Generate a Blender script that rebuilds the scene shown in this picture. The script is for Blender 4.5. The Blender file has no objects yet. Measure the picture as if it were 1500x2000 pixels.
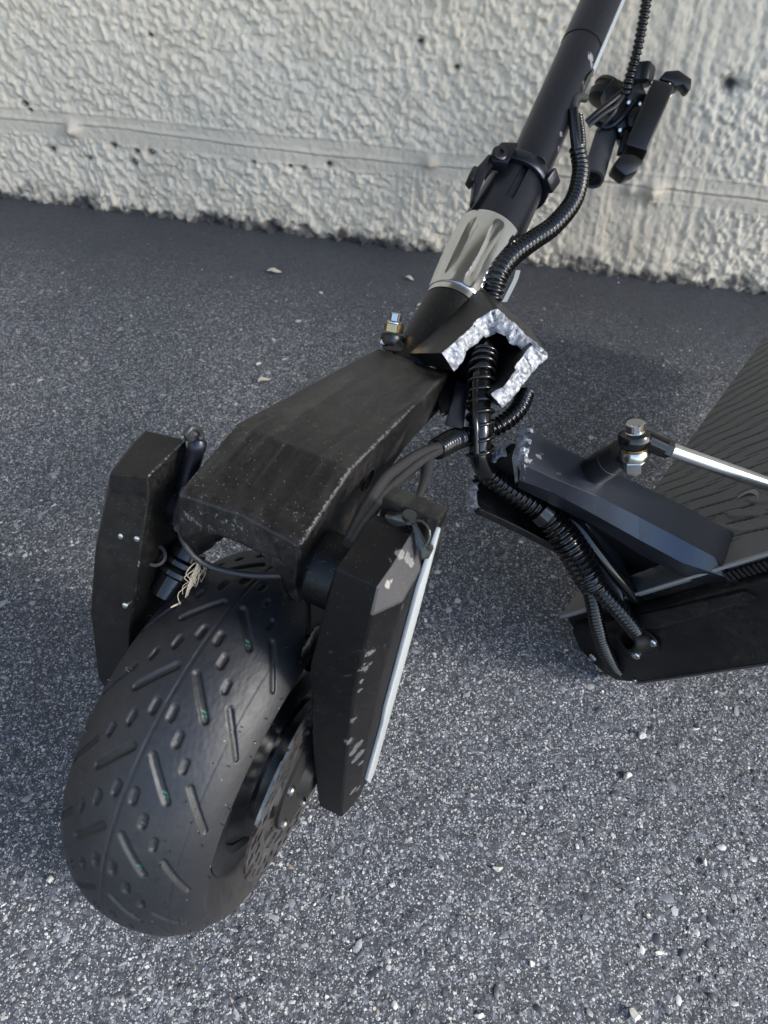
import bpy, bmesh, math, random
import numpy as np
from mathutils import Vector, Matrix
random.seed(4)
rng = np.random.default_rng(4)
scene = bpy.context.scene
COL = scene.collection

# ------------------------------------------------------------------ camera
ROT = np.array([[0.9974160355485974, -0.07184185430874515, 0.0],
                [0.051086108695964624, 0.7092537420896058, -0.7030998071612558],
                [0.05051199391058573, 0.7012830222537629, 0.7110911764111583]])
EYE = np.array([0.0, 0.0, 0.632])
FPX = 1450.0
cd = bpy.data.cameras.new('camera')
cam = bpy.data.objects.new('camera', cd); COL.objects.link(cam)
M4 = Matrix.Identity(4)
for i in range(3):
    for j in range(3): M4[i][j] = ROT[i, j]
    M4[i][3] = EYE[i]
cam.matrix_world = M4
cd.sensor_fit = 'VERTICAL'; cd.sensor_height = 36; cd.sensor_width = 27; cd.lens = FPX / 2000 * 36
cd.clip_start = 0.02; cd.clip_end = 400
cd.dof.use_dof = True; cd.dof.focus_distance = 0.56; cd.dof.aperture_fstop = 12.0
scene.camera = cam

# ------------------------------------------------------------------ light
SUN = Vector((0.82, -0.30, 0.55)).normalized()
w = bpy.data.worlds.new('World'); scene.world = w; w.use_nodes = True
nt = w.node_tree; nt.nodes.clear()
sky = nt.nodes.new('ShaderNodeTexSky'); sky.sky_type = 'NISHITA'; sky.sun_disc = False
sky.sun_elevation = math.asin(SUN.z); sky.sun_rotation = math.atan2(SUN.x, SUN.y)
sky.dust_density = 1.0; sky.air_density = 1.0; sky.ozone_density = 1.2
bgn = nt.nodes.new('ShaderNodeBackground'); bgn.inputs['Strength'].default_value = 0.13
wo = nt.nodes.new('ShaderNodeOutputWorld')
nt.links.new(sky.outputs[0], bgn.inputs[0]); nt.links.new(bgn.outputs[0], wo.inputs[0])
sd = bpy.data.lights.new('sun', 'SUN'); sd.energy = 1.5; sd.angle = math.radians(18); sd.color = (1, 0.97, 0.91)
so = bpy.data.objects.new('sun', sd); COL.objects.link(so)
so.rotation_euler = SUN.to_track_quat('Z', 'Y').to_euler(); so.location = (2, -1, 3)
scene.view_settings.view_transform = 'Standard'; scene.view_settings.look = 'None'
scene.view_settings.exposure = 1.95; scene.view_settings.gamma = 1
scene.view_settings.use_curve_mapping = False

# ------------------------------------------------------------------ survey frames
def ray(px, py): return ROT @ np.array([(px - 750) / FPX, -(py - 1000) / FPX, -1.0])
def at(px, py, d): return EYE + ray(px, py) * d
# wheel frame: axle a (to the disc side), b towards the wall, u up
WC = np.array([-.099, .2593, .1349])
WA = np.array([.928, -.3675, -.0616]); WA /= np.linalg.norm(WA)
WB = np.array([.3682, .9297, 0]); WB /= np.linalg.norm(WB)
WU = np.cross(WA, WB); WU *= np.sign(WU[2])
def W(s, b, u): return WC + WA * s + WB * b + WU * u
def on_s(px, py, s):
    r = ray(px, py); t = (s - (EYE - WC) @ WA) / (r @ WA); return EYE + r * t
# deck frame: e1 across, e2 along towards the tail, n out of the standing surface
DA = np.array([0.1808054, 0.45154769, 0.05])
DE1 = np.array([0.35431072, -0.38271443, 0.85322539]); DE2 = np.array([0.57295118, 0.80994306, 0.12537619])
DN = np.array([-0.73904726, 0.44443437, 0.5062482])
def D(x, y, z): return DA + DE1 * x + DE2 * y + DN * z
def on_x(px, py, x):
    r = ray(px, py); t = (x - (EYE - DA) @ DE1) / (r @ DE1); return EYE + r * t
# wall frame
WALL0 = np.array([-0.78989, 1.41605, 0.0]); WALLD = np.array([0.99277, -0.12004, 0.0]); WALLN = np.array([-0.12004, -0.99277, 0.0])

# ------------------------------------------------------------------ noise
def _hash(ix, iy, s):
    h = (ix.astype(np.int64) * 374761393 + iy.astype(np.int64) * 668265263 + s * 974711) & 0x7fffffff
    h = ((h ^ (h >> 13)) * 1274126177) & 0x7fffffff
    return ((h ^ (h >> 16)) & 0xffff) / 65535.0
def vnoise(x, y, s=0):
    ix = np.floor(x); iy = np.floor(y); fx = x - ix; fy = y - iy
    fx = fx * fx * (3 - 2 * fx); fy = fy * fy * (3 - 2 * fy)
    a = _hash(ix, iy, s); b = _hash(ix + 1, iy, s); c = _hash(ix, iy + 1, s); d = _hash(ix + 1, iy + 1, s)
    return (a * (1 - fx) + b * fx) * (1 - fy) + (c * (1 - fx) + d * fx) * fy
def fbm(x, y, s=0, o=4):
    r = 0; a = .5; t = 0
    for k in range(o):
        r = r + a * vnoise(x * 2 ** k + 17 * k, y * 2 ** k - 9 * k, s + k); t += a; a *= .5
    return r / t
def sstep(a, b, x):
    t = np.clip((x - a) / (b - a), 0, 1); return t * t * (3 - 2 * t)

# ------------------------------------------------------------------ materials
def N(nt, kind, **kw):
    n = nt.nodes.new(kind)
    for k, v in kw.items():
        if k in n.inputs: n.inputs[k].default_value = v
        else: setattr(n, k, v)
    return n
def L(nt, a, b): nt.links.new(a, b)
def base_mat(name, col, rough, metal=0.0, spec=0.5):
    m = bpy.data.materials.new(name); m.use_nodes = True
    nt = m.node_tree; p = nt.nodes['Principled BSDF']
    p.inputs['Base Color'].default_value = (*col, 1); p.inputs['Roughness'].default_value = rough
    p.inputs['Metallic'].default_value = metal; p.inputs['Specular IOR Level'].default_value = spec
    return m, nt, p
def mth(nt, op, a, b=None, c=None, clamp=False):
    n = nt.nodes.new('ShaderNodeMath'); n.operation = op; n.use_clamp = clamp
    for i, v in enumerate((a, b, c)):
        if v is None: continue
        if isinstance(v, (int, float)): n.inputs[i].default_value = v
        else: nt.links.new(v, n.inputs[i])
    return n.outputs[0]
def mixc(nt, f, a, b):
    n = nt.nodes.new('ShaderNodeMix'); n.data_type = 'RGBA'
    for sock, v in ((n.inputs[0], f), (n.inputs[6], a), (n.inputs[7], b)):
        if isinstance(v, (int, float)): sock.default_value = v
        elif isinstance(v, tuple): sock.default_value = (*v, 1) if len(v) == 3 else v
        else: nt.links.new(v, sock)
    return n.outputs[2]
def ramp(nt, v, stops):
    n = nt.nodes.new('ShaderNodeValToRGB'); e = n.color_ramp.elements
    while len(e) < len(stops): e.new(.5)
    for k, (p, c) in enumerate(stops):
        e[k].position = p; e[k].color = (c, c, c, 1) if isinstance(c, (int, float)) else (*c, 1)
    nt.links.new(v, n.inputs[0]); return n.outputs[0]
def noise(nt, vec, scale, detail=4, rough=.55, dist=0):
    n = N(nt, 'ShaderNodeTexNoise'); n.inputs['Scale'].default_value = scale; n.inputs['Detail'].default_value = detail
    n.inputs['Roughness'].default_value = rough; n.inputs['Distortion'].default_value = dist
    nt.links.new(vec, n.inputs['Vector']); return n.outputs[0]
def voro(nt, vec, scale, out='Distance', feature='F1', rnd=1.0):
    n = nt.nodes.new('ShaderNodeTexVoronoi'); n.feature = feature; n.inputs['Scale'].default_value = scale
    n.inputs['Randomness'].default_value = rnd
    nt.links.new(vec, n.inputs['Vector']); return n.outputs[out]
def bump(nt, p, h, strength, dist, prev=None):
    n = nt.nodes.new('ShaderNodeBump'); n.inputs['Strength'].default_value = strength; n.inputs['Distance'].default_value = dist
    nt.links.new(h, n.inputs['Height'])
    if prev is not None: nt.links.new(prev, n.inputs['Normal'])
    nt.links.new(n.outputs[0], p.inputs['Normal']); return n.outputs[0]
def pos(nt): return nt.nodes.new('ShaderNodeNewGeometry').outputs['Position']

def worn(name, col, rough, metal=0., dust=.35, specks=1.0, grain=1.0, wear_glint=(), stain=(.10, .085, .07), streak=True, wear_glint_col=(.42, .415, .42), scratch=.35, spec=.5, smear=0.):
    """coated metal or plastic: fine grain, patches of dust, grit specks, scratches; wear = places rubbed to bare metal, and edge highlights painted the same way"""
    m, nt, p = base_mat(name, col, rough, metal, spec)
    P = pos(nt)
    d1 = noise(nt, P, 14, 6, .65, .3); d2 = noise(nt, P, 160, 4, .7)
    dm = mth(nt, 'MULTIPLY', ramp(nt, d1, [(.42, 0), (.72, 1)]), ramp(nt, d2, [(.35, 0), (.75, 1)]))
    dm = mth(nt, 'MULTIPLY', dm, dust)
    c = mixc(nt, dm, col, stain)
    if smear:      # hand-wiped dust, drawn out along the length of the casting
        cb = nt.nodes.new('ShaderNodeCombineXYZ')
        for i, (ax, k) in enumerate(((WA, 130.), (WB, 9.), (WU, 30.))):
            v_ = nt.nodes.new('ShaderNodeVectorMath'); v_.operation = 'DOT_PRODUCT'; nt.links.new(P, v_.inputs[0]); v_.inputs[1].default_value = tuple(float(q * k) for q in ax)
            nt.links.new(v_.outputs['Value'], cb.inputs[i])
        sm = mth(nt, 'MULTIPLY', ramp(nt, noise(nt, cb.outputs[0], 1, 4, .6, .6), [(.46, 0), (.7, 1)]), ramp(nt, noise(nt, P, 11, 3), [(.42, 0), (.6, 1)]))
        c = mixc(nt, mth(nt, 'MULTIPLY', sm, smear), c, (.05, .048, .045)); dm = mth(nt, 'MAXIMUM', dm, mth(nt, 'MULTIPLY', sm, smear))
    # grit specks
    v = voro(nt, P, 1150); vc = voro(nt, P, 1150, 'Color')
    sp = mth(nt, 'MULTIPLY', mth(nt, 'LESS_THAN', v, .26), mth(nt, 'GREATER_THAN', mth(nt, 'ADD', vc, mth(nt, 'MULTIPLY', d1, .35)), 1.02))
    sp = mth(nt, 'MULTIPLY', sp, .5 * specks)
    c = mixc(nt, sp, c, (.42, .40, .36))
    # long hairline scratches
    mp = nt.nodes.new('ShaderNodeMapping'); mp.inputs['Scale'].default_value = (60, 700, 260); mp.inputs['Rotation'].default_value = (.5, .9, .6)
    nt.links.new(P, mp.inputs['Vector'])
    s1 = noise(nt, mp.outputs[0], 1, 2, .5, .1)
    s2 = mth(nt, 'MULTIPLY', ramp(nt, s1, [(.69, 0), (.74, 1)]), ramp(nt, noise(nt, P, 22, 2), [(.5, 0), (.62, 1)]))
    s2 = mth(nt, 'MULTIPLY', s2, scratch)
    c = mixc(nt, s2, c, (.22, .22, .22))
    r = mth(nt, 'ADD', mth(nt, 'MULTIPLY', d2, .18), rough - .08)
    r = mth(nt, 'ADD', r, mth(nt, 'MULTIPLY', dm, .4), clamp=True)
    met = metal
    if wear_glint:
        tot = None
        def vmath(op, a_, b_):
            n_ = nt.nodes.new('ShaderNodeVectorMath'); n_.operation = op
            for i_, v_ in enumerate((a_, b_)):
                if isinstance(v_, (np.ndarray, tuple, list)): n_.inputs[i_].default_value = tuple(float(q_) for q_ in v_)
                elif v_ is not None: nt.links.new(v_, n_.inputs[i_])
            return n_
        for en in wear_glint:
            if len(en) == 4:     # a line mark (rubbed edge, painted edge highlight): distance to the line between two points
                q, q1, rad, wob = en; ba = np.asarray(q1) - np.asarray(q)
                pa = vmath('SUBTRACT', P, q).outputs[0]
                hh_ = mth(nt, 'DIVIDE', vmath('DOT_PRODUCT', pa, ba).outputs['Value'], float(ba @ ba), clamp=True)
                sc_ = nt.nodes.new('ShaderNodeVectorMath'); sc_.operation = 'SCALE'; sc_.inputs[0].default_value = tuple(float(q_) for q_ in ba); nt.links.new(hh_, sc_.inputs['Scale'])
                dv_ = vmath('DISTANCE', pa, sc_.outputs[0]).outputs['Value']
            else:
                q, rad, wob = en; dv_ = vmath('DISTANCE', P, q).outputs['Value']
            k = mth(nt, 'SUBTRACT', 1.0, mth(nt, 'DIVIDE', dv_, rad), clamp=True)
            k = mth(nt, 'MULTIPLY', k, wob)
            tot = k if tot is None else mth(nt, 'MAXIMUM', tot, k)
        wn = noise(nt, P, 330, 5, .75, .4)
        wm = ramp(nt, mth(nt, 'ADD', tot, mth(nt, 'MULTIPLY', mth(nt, 'SUBTRACT', wn, .5), 1.5)), [(.36, 0), (.5, 1)])
        wm = mth(nt, 'MULTIPLY', wm, mth(nt, 'GREATER_THAN', tot, .02))
        c = mixc(nt, wm, c, wear_glint_col)
        r = mth(nt, 'ADD', mth(nt, 'MULTIPLY', r, mth(nt, 'SUBTRACT', 1.0, wm)), mth(nt, 'MULTIPLY', wm, .38))
        nt.links.new(mth(nt, 'MAXIMUM', wm, metal), p.inputs['Metallic'])
    nt.links.new(c, p.inputs['Base Color']); nt.links.new(r, p.inputs['Roughness'])
    g = noise(nt, P, 1500, 3, .6)
    bump(nt, p, g, .35 * grain, .0004)
    return m

def plain(name, col, rough, metal=0., bs=0, bd=.0003, sc=900):
    m, nt, p = base_mat(name, col, rough, metal)
    P = pos(nt); n_ = noise(nt, P, sc, 4, .6); n2 = noise(nt, P, 45, 4, .6)
    nt.links.new(mth(nt, 'ADD', mth(nt, 'MULTIPLY', n2, .16), rough - .08, clamp=True), p.inputs['Roughness'])
    v = mixc(nt, mth(nt, 'MULTIPLY', n2, .5), col, tuple(k * .6 for k in col)); nt.links.new(v, p.inputs['Base Color'])
    if bs: bump(nt, p, n_, bs, bd)
    return m

M_BLACK = worn('black_coated_metal', (.0035, .0035, .004), .34, 0., spec=.3, dust=.18)
M_CROWN = worn('dusty_black_casting', (.0040, .0038, .0036), .34, 0., spec=.36, smear=.6, dust=.40, specks=1.3, scratch=.12,
               wear_glint=[(W(.0385, .05, .208), .010, .45), (W(-.02, .026, .195), .012, .4), (W(-.03, .024, .188), .010, .5)], stain=(.085, .08, .075))
M_ARM2 = worn('black_cover', (.0034, .0034, .0034), .38, 0., spec=.28, dust=.32, scratch=.12, specks=.6, stain=(.07, .066, .062))
M_STEM = worn('satin_black_anodised', (.030, .032, .043), .30, .8, dust=.06, specks=.25, grain=.5, scratch=.1,
              wear_glint=())
M_BLUE = worn('blue_grey_anodised', (.050, .055, .072), .30, .8, dust=.12, specks=.4, grain=.5, scratch=.5,
              wear_glint=[(on_x(1052, 895, .165), .007, .5), (on_x(1088, 925, .165), .006, .55), (on_x(1030, 900, .165), .008, .6)])
M_DECKB = worn('dirty_black_deck', (.0026, .0026, .003), .42, 0., spec=.25, dust=.62, specks=.5, stain=(.07, .06, .05))
M_INNER = plain('dark_hollow', (.003, .003, .003), .7)
M_RIMB = plain('black_rim', (.007, .008, .010), .32, .2)
M_STEEL = plain('bright_steel', (.55, .54, .52), .22, 1.)
M_ALU = plain('turned_aluminium', (.78, .78, .78), .15, 1., .15, .0002, 500)
M_GOLD = plain('yellow_zinc', (.55, .40, .20), .25, 1.)
M_ROD = plain('satin_rod', (.62, .62, .62), .3, 1.)
M_HOSE = plain('black_hose_plastic', (.0045, .0045, .005), .17)
M_CABLE = plain('cable_sheath', (.026, .026, .028), .42, 0, .3, .0002, 2500)
M_GRIP = plain('grey_rubber_grip', (.06, .06, .065), .6)
M_PLAST = plain('black_plastic', (.006, .006, .0065), .38)
M_WHITE = plain('milky_reflector_strip', (.38, .40, .41), .38)
M_CLIP = plain('clear_broken_clip', (.02, .022, .022), .12)
M_TRIM = plain('grey_trim', (.34, .34, .34), .4, .4)
M_THREAD = plain('pale_thread', (.52, .44, .33), .8)
M_LEAF = plain('dry_leaf', (.45, .42, .35), .7)

def mat_fracture():
    m, nt, p = base_mat('torn_aluminium', (.58, .60, .63), .50, .35)
    P = pos(nt); n1 = noise(nt, P, 260, 6, .7, .6); n2 = noise(nt, P, 90, 4, .6, .4)
    nt.links.new(mixc(nt, ramp(nt, n1, [(.38, 0), (.62, 1)]), (.17, .175, .19), (.40, .41, .43)), p.inputs['Base Color'])
    nt.links.new(mth(nt, 'ADD', mth(nt, 'MULTIPLY', n2, .4), .30), p.inputs['Roughness'])
    b = bump(nt, p, n2, .7, .003); bump(nt, p, n1, .3, .0009, b)
    return m
M_FRAC = mat_fracture()

def mat_tyre():
    m, nt, p = base_mat('tyre_rubber', (.018, .018, .02), .42)
    P = pos(nt)
    at_ = nt.nodes.new('ShaderNodeAttribute'); at_.attribute_name = 'pat'
    n1 = noise(nt, P, 12, 5, .6, .5); n2 = noise(nt, P, 120, 5, .7)
    mp = nt.nodes.new('ShaderNodeMapping'); mp.inputs['Scale'].default_value = (90, 90, 420); mp.inputs['Rotation'].default_value = (.7, .2, .3)
    nt.links.new(P, mp.inputs['Vector']); n3 = noise(nt, mp.outputs[0], 1, 4, .6)
    dm = mth(nt, 'MULTIPLY', ramp(nt, n1, [(.45, 0), (.75, 1)]), ramp(nt, n2, [(.3, .2), (.7, 1)]))
    sep = nt.nodes.new('ShaderNodeSeparateXYZ'); nt.links.new(P, sep.inputs[0])
    low = ramp(nt, mth(nt, 'ADD', sep.outputs[2], mth(nt, 'MULTIPLY', mth(nt, 'SUBTRACT', n1, .5), .10)), [(.015, 1), (.13, 0)])
    dm = mth(nt, 'ADD', mth(nt, 'MULTIPLY', dm, .20), mth(nt, 'MULTIPLY', mth(nt, 'MULTIPLY', low, ramp(nt, n2, [(.3, .2), (.7, 1)])), .32), clamp=True)
    c = mixc(nt, ramp(nt, n3, [(.45, 0), (.7, .5)]), (.0070, .0078, .0105), (.015, .0165, .021))
    c = mixc(nt, dm, c, (.075, .064, .054))
    sx = nt.nodes.new('ShaderNodeSeparateColor'); nt.links.new(at_.outputs['Color'], sx.inputs[0])
    c = mixc(nt, mth(nt, 'MULTIPLY', sx.outputs[0], .75), c, (.008, .008, .0085))     # shade painted into the groove floors
    c = mixc(nt, sx.outputs[1], c, (.02, .15, .09))       # green factory marks
    v = voro(nt, P, 380); vc = voro(nt, P, 380, 'Color')
    sp = mth(nt, 'MULTIPLY', mth(nt, 'LESS_THAN', v, .15), mth(nt, 'GREATER_THAN', vc, .88))
    c = mixc(nt, mth(nt, 'MULTIPLY', sp, .6), c, (.32, .31, .28))
    nt.links.new(c, p.inputs['Base Color'])
    nt.links.new(mth(nt, 'ADD', mth(nt, 'MULTIPLY', n2, .2), mth(nt, 'ADD', mth(nt, 'MULTIPLY', dm, .4), .44), clamp=True), p.inputs['Roughness'])
    b = bump(nt, p, n3, .12, .0006); bump(nt, p, n2, .12, .0005, b)
    return m
M_TYRE = mat_tyre()

def mat_disc():
    m, nt, p = base_mat('rusty_brake_disc', (.20, .17, .155), .36, .9)
    P = pos(nt); n1 = noise(nt, P, 60, 5, .65)
    nt.links.new(mixc(nt, ramp(nt, n1, [(.4, 0), (.65, 1)]), (.11, .095, .088), (.27, .26, .25)), p.inputs['Base Color'])
    return m
M_DISC = mat_disc()

def mat_ground():
    m, nt, p = base_mat('asphalt', (.05, .05, .055), .8)
    P = pos(nt)
    sep = nt.nodes.new('ShaderNodeSeparateXYZ'); nt.links.new(P, sep.inputs[0])
    big = noise(nt, P, 3.2, 5, .6, .4)
    mid = noise(nt, P, 70, 4, .65); fine = noise(nt, P, 420, 4, .7)
    nr = nt.nodes.new('ShaderNodeMapRange'); nr.inputs[1].default_value = .92; nr.inputs[2].default_value = 1.20
    nr.inputs[3].default_value = 1.; nr.inputs[4].default_value = .07      # the tar band along the wall foot is closed and smooth
    nt.links.new(mth(nt, 'ADD', mth(nt, 'ADD', sep.outputs[1], mth(nt, 'MULTIPLY', sep.outputs[0], .12)), mth(nt, 'MULTIPLY', mth(nt, 'SUBTRACT', big, .5), .35)), nr.inputs[0])
    wv = nt.nodes.new('ShaderNodeVectorMath'); wv.operation = 'ADD'
    wn = N(nt, 'ShaderNodeTexNoise'); wn.inputs['Scale'].default_value = 260; nt.links.new(P, wn.inputs['Vector'])
    wsc = nt.nodes.new('ShaderNodeVectorMath'); wsc.operation = 'SCALE'; wsc.inputs['Scale'].default_value = .0030
    nt.links.new(wn.outputs['Color'], wsc.inputs[0]); nt.links.new(P, wv.inputs[0]); nt.links.new(wsc.outputs[0], wv.inputs[1]); PW = wv.outputs[0]
    c = mixc(nt, ramp(nt, fine, [(.34, 0), (.68, 1)]), (.022, .024, .030), (.076, .081, .093))
    # broken aggregate lying in the binder: dull stones, then light flecks of three sizes
    v1 = voro(nt, PW, 210, 'Color'); s1 = nt.nodes.new('ShaderNodeSeparateColor'); nt.links.new(v1, s1.inputs[0])
    k1 = mth(nt, 'MULTIPLY', mth(nt, 'MULTIPLY', mth(nt, 'GREATER_THAN', s1.outputs[0], .5), mth(nt, 'LESS_THAN', voro(nt, PW, 210), .46)), nr.outputs[0])
    c = mixc(nt, mth(nt, 'MULTIPLY', k1, .9), c, mixc(nt, s1.outputs[1], (.030, .033, .044), (.19, .20, .23)))
    for sc, th, pick, lo, hi in ((330, .42, .80, (.16, .17, .19), (.58, .57, .54)), (560, .46, .74, (.15, .16, .18), (.60, .59, .57)), (900, .5, .76, (.12, .13, .15), (.52, .52, .51))):
        v = voro(nt, PW, sc); vc = voro(nt, PW, sc, 'Color')
        sc_ = nt.nodes.new('ShaderNodeSeparateColor'); nt.links.new(vc, sc_.inputs[0])
        mk_ = mth(nt, 'MULTIPLY', mth(nt, 'LESS_THAN', v, th), mth(nt, 'GREATER_THAN', sc_.outputs[0], pick))
        mk_ = mth(nt, 'MULTIPLY', mk_, mth(nt, 'MULTIPLY', nr.outputs[0], .92))
        c = mixc(nt, mk_, c, mixc(nt, ramp(nt, sc_.outputs[1], [(.3, 0), (.95, 1)]), lo, hi))
    st = ramp(nt, big, [(.32, 0), (.52, 1)])
    c = mixc(nt, mth(nt, 'ADD', mth(nt, 'MULTIPLY', st, .55), .45), mixc(nt, .55, c, (.030, .027, .024)), c)
    nt.links.new(c, p.inputs['Base Color'])
    nt.links.new(mth(nt, 'ADD', mth(nt, 'MULTIPLY', mid, .35), .5, clamp=True), p.inputs['Roughness'])
    b = bump(nt, p, mid, .5, .004); b = bump(nt, p, fine, .6, .0018, b); bump(nt, p, s1.outputs[2], .35, .0012, b)
    return m
M_GROUND = mat_ground()

def mat_chip():
    m, nt, p = base_mat('stone_chip', (.2, .2, .2), .55)
    a = nt.nodes.new('ShaderNodeAttribute'); a.attribute_name = 'tone'
    P = pos(nt); n1 = noise(nt, P, 700, 3, .6)
    c = mixc(nt, mth(nt, 'MULTIPLY', n1, .55), a.outputs['Color'], (.05, .05, .055))
    nt.links.new(c, p.inputs['Base Color'])
    nt.links.new(mth(nt, 'ADD', mth(nt, 'MULTIPLY', n1, .4), .3), p.inputs['Roughness'])
    return m
M_CHIP = mat_chip()

def mat_wall():
    m, nt, p = base_mat('weathered_limewash', (.6, .57, .5), .85)
    P = pos(nt); a = nt.nodes.new('ShaderNodeAttribute'); a.attribute_name = 'pat'
    sx = nt.nodes.new('ShaderNodeSeparateColor'); nt.links.new(a.outputs['Color'], sx.inputs[0])
    n1 = noise(nt, P, 5, 6, .65, .5); n2 = noise(nt, P, 60, 5, .7); n3 = noise(nt, P, 300, 4, .65)
    c = mixc(nt, ramp(nt, n1, [(.3, 0), (.7, 1)]), (.545, .48, .38), (.61, .555, .46))
    c = mixc(nt, mth(nt, 'MULTIPLY', ramp(nt, n2, [(.42, 0), (.75, 1)]), .35), c, (.44, .40, .32))
    c = mixc(nt, mth(nt, 'MULTIPLY', ramp(nt, n3, [(.55, 0), (.8, 1)]), .25), c, (.30, .28, .25))
    n4 = noise(nt, P, 2.2, 5, .6, .8)
    c = mixc(nt, mth(nt, 'MULTIPLY', ramp(nt, n4, [(.45, 0), (.62, 1)]), .28), c, (.36, .34, .30))
    c = mixc(nt, sx.outputs[0], c, (.34, .31, .255))       # bare grey mortar
    c = mixc(nt, sx.outputs[1], c, (.022, .022, .026))     # tar splashed up from the road, dark pits
    nt.links.new(c, p.inputs['Base Color'])
    b = bump(nt, p, n2, .25, .003); bump(nt, p, n3, .35, .0012, b)
    return m
M_WALL = mat_wall()
M_SLAB = plain('grey_concrete', (.32, .315, .30), .85, 0, .4, .003, 60)
SLAB_HALF = .85

# ------------------------------------------------------------------ object helpers
def thing(name, label, cat, loc, group=None):
    o = bpy.data.objects.new(name, None); COL.objects.link(o); o.location = Vector(loc)
    o['label'] = label; o['category'] = cat; o.empty_display_size = .05
    if group: o['group'] = group
    return o
def origin(o):
    v = np.zeros(3)
    while o is not None: v = v + np.array(o.location); o = o.parent
    return v
def mk(name, V, F, mat, parent=None, label=None, smooth=35, bevel=0, seg=2, kind=None, bang=30):
    me = bpy.data.meshes.new(name)
    V = np.asarray(V, float) - (origin(parent) if parent is not None else 0)
    me.from_pydata([tuple(v) for v in V], [], [tuple(int(i) for i in f) for f in F]); me.validate()
    bm = bmesh.new(); bm.from_mesh(me)
    bmesh.ops.remove_doubles(bm, verts=bm.verts, dist=1e-6)
    bmesh.ops.recalc_face_normals(bm, faces=bm.faces)
    if bevel:
        es = [e for e in bm.edges if len(e.link_faces) == 2 and e.calc_face_angle(0) > math.radians(bang)]
        bmesh.ops.bevel(bm, geom=es, offset=bevel, segments=seg, affect='EDGES', profile=.5, clamp_overlap=True)
    bm.to_mesh(me); bm.free()
    me.shade_smooth(); me.set_sharp_from_angle(angle=math.radians(smooth))
    me.materials.append(mat)
    o = bpy.data.objects.new(name, me); COL.objects.link(o)
    if parent is not None: o.parent = parent
    if label: o['label'] = label
    if kind: o['kind'] = kind
    return o
def fast(name, V, F, mat, parent=None, attr=None, aname='pat', smooth=True, kind=None):
    """big meshes straight from arrays"""
    me = bpy.data.meshes.new(name)
    V = np.asarray(V, np.float32) - (origin(parent) if parent is not None else 0)
    F = np.asarray(F, np.int32); k = F.shape[1]
    me.vertices.add(len(V)); me.vertices.foreach_set('co', V.astype(np.float32).ravel())
    me.loops.add(F.size); me.loops.foreach_set('vertex_index', F.ravel())
    me.polygons.add(len(F)); me.polygons.foreach_set('loop_start', np.arange(0, F.size, k, dtype=np.int32))
    me.update(calc_edges=True); me.validate()
    if attr is not None:
        a = me.color_attributes.new(aname, 'FLOAT_COLOR', 'POINT')
        c = np.ones((len(V), 4), np.float32); c[:, :attr.shape[1]] = attr
        a.data.foreach_set('color', c.ravel())
    if smooth: me.shade_smooth()
    me.materials.append(mat)
    o = bpy.data.objects.new(name, me); COL.objects.link(o)
    if parent is not None: o.parent = parent
    if kind: o['kind'] = kind
    return o
def gridf(n, m, cu=False, cv=False):
    i, j = np.meshgrid(np.arange(n if cu else n - 1), np.arange(m if cv else m - 1), indexing='ij')
    i = i.ravel(); j = j.ravel(); i2 = (i + 1) % n; j2 = (j + 1) % m
    return np.c_[i * m + j, i2 * m + j, i2 * m + j2, i * m + j2]
def loft(loops, closed=True, cap=True):
    n = len(loops); m = len(loops[0]); V = [v for lp in loops for v in lp]
    F = [list(f) for f in gridf(n, m, False, closed)]
    if cap: F.append(list(range(m))[::-1]); F.append([(n - 1) * m + k for k in range(m)])
    return V, F
def catmull(P, n):
    P = np.asarray(P, float); k = len(P)
    if k == 2: return P[0] + (P[1] - P[0]) * np.linspace(0, 1, n)[:, None]
    E = np.vstack([2 * P[0] - P[1], P, 2 * P[-1] - P[-2]])
    t = np.linspace(0, k - 1, n * 4); i = np.minimum(t.astype(int), k - 2); f = (t - i)[:, None]
    a, b, c, d = E[i], E[i + 1], E[i + 2], E[i + 3]
    q = .5 * (2 * b + (c - a) * f + (2 * a - 5 * b + 4 * c - d) * f ** 2 + (3 * b - a - 3 * c + d) * f ** 3)
    s = np.r_[0, np.cumsum(np.linalg.norm(np.diff(q, axis=0), axis=1))]
    u = np.linspace(0, s[-1], n)
    return np.c_[[np.interp(u, s, q[:, j]) for j in range(q.shape[1])]].T
def frames(Q):
    T = np.gradient(Q, axis=0); T /= np.linalg.norm(T, axis=1)[:, None]
    a = np.array([0, 0, 1.]) if abs(T[0][2]) < .9 else np.array([1., 0, 0])
    x = np.cross(T[0], a); x /= np.linalg.norm(x); X = []
    for t in T:
        x = x - t * (x @ t); x /= np.linalg.norm(x); X.append(x.copy())
    X = np.array(X); return T, X, np.cross(T, X)
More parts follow.
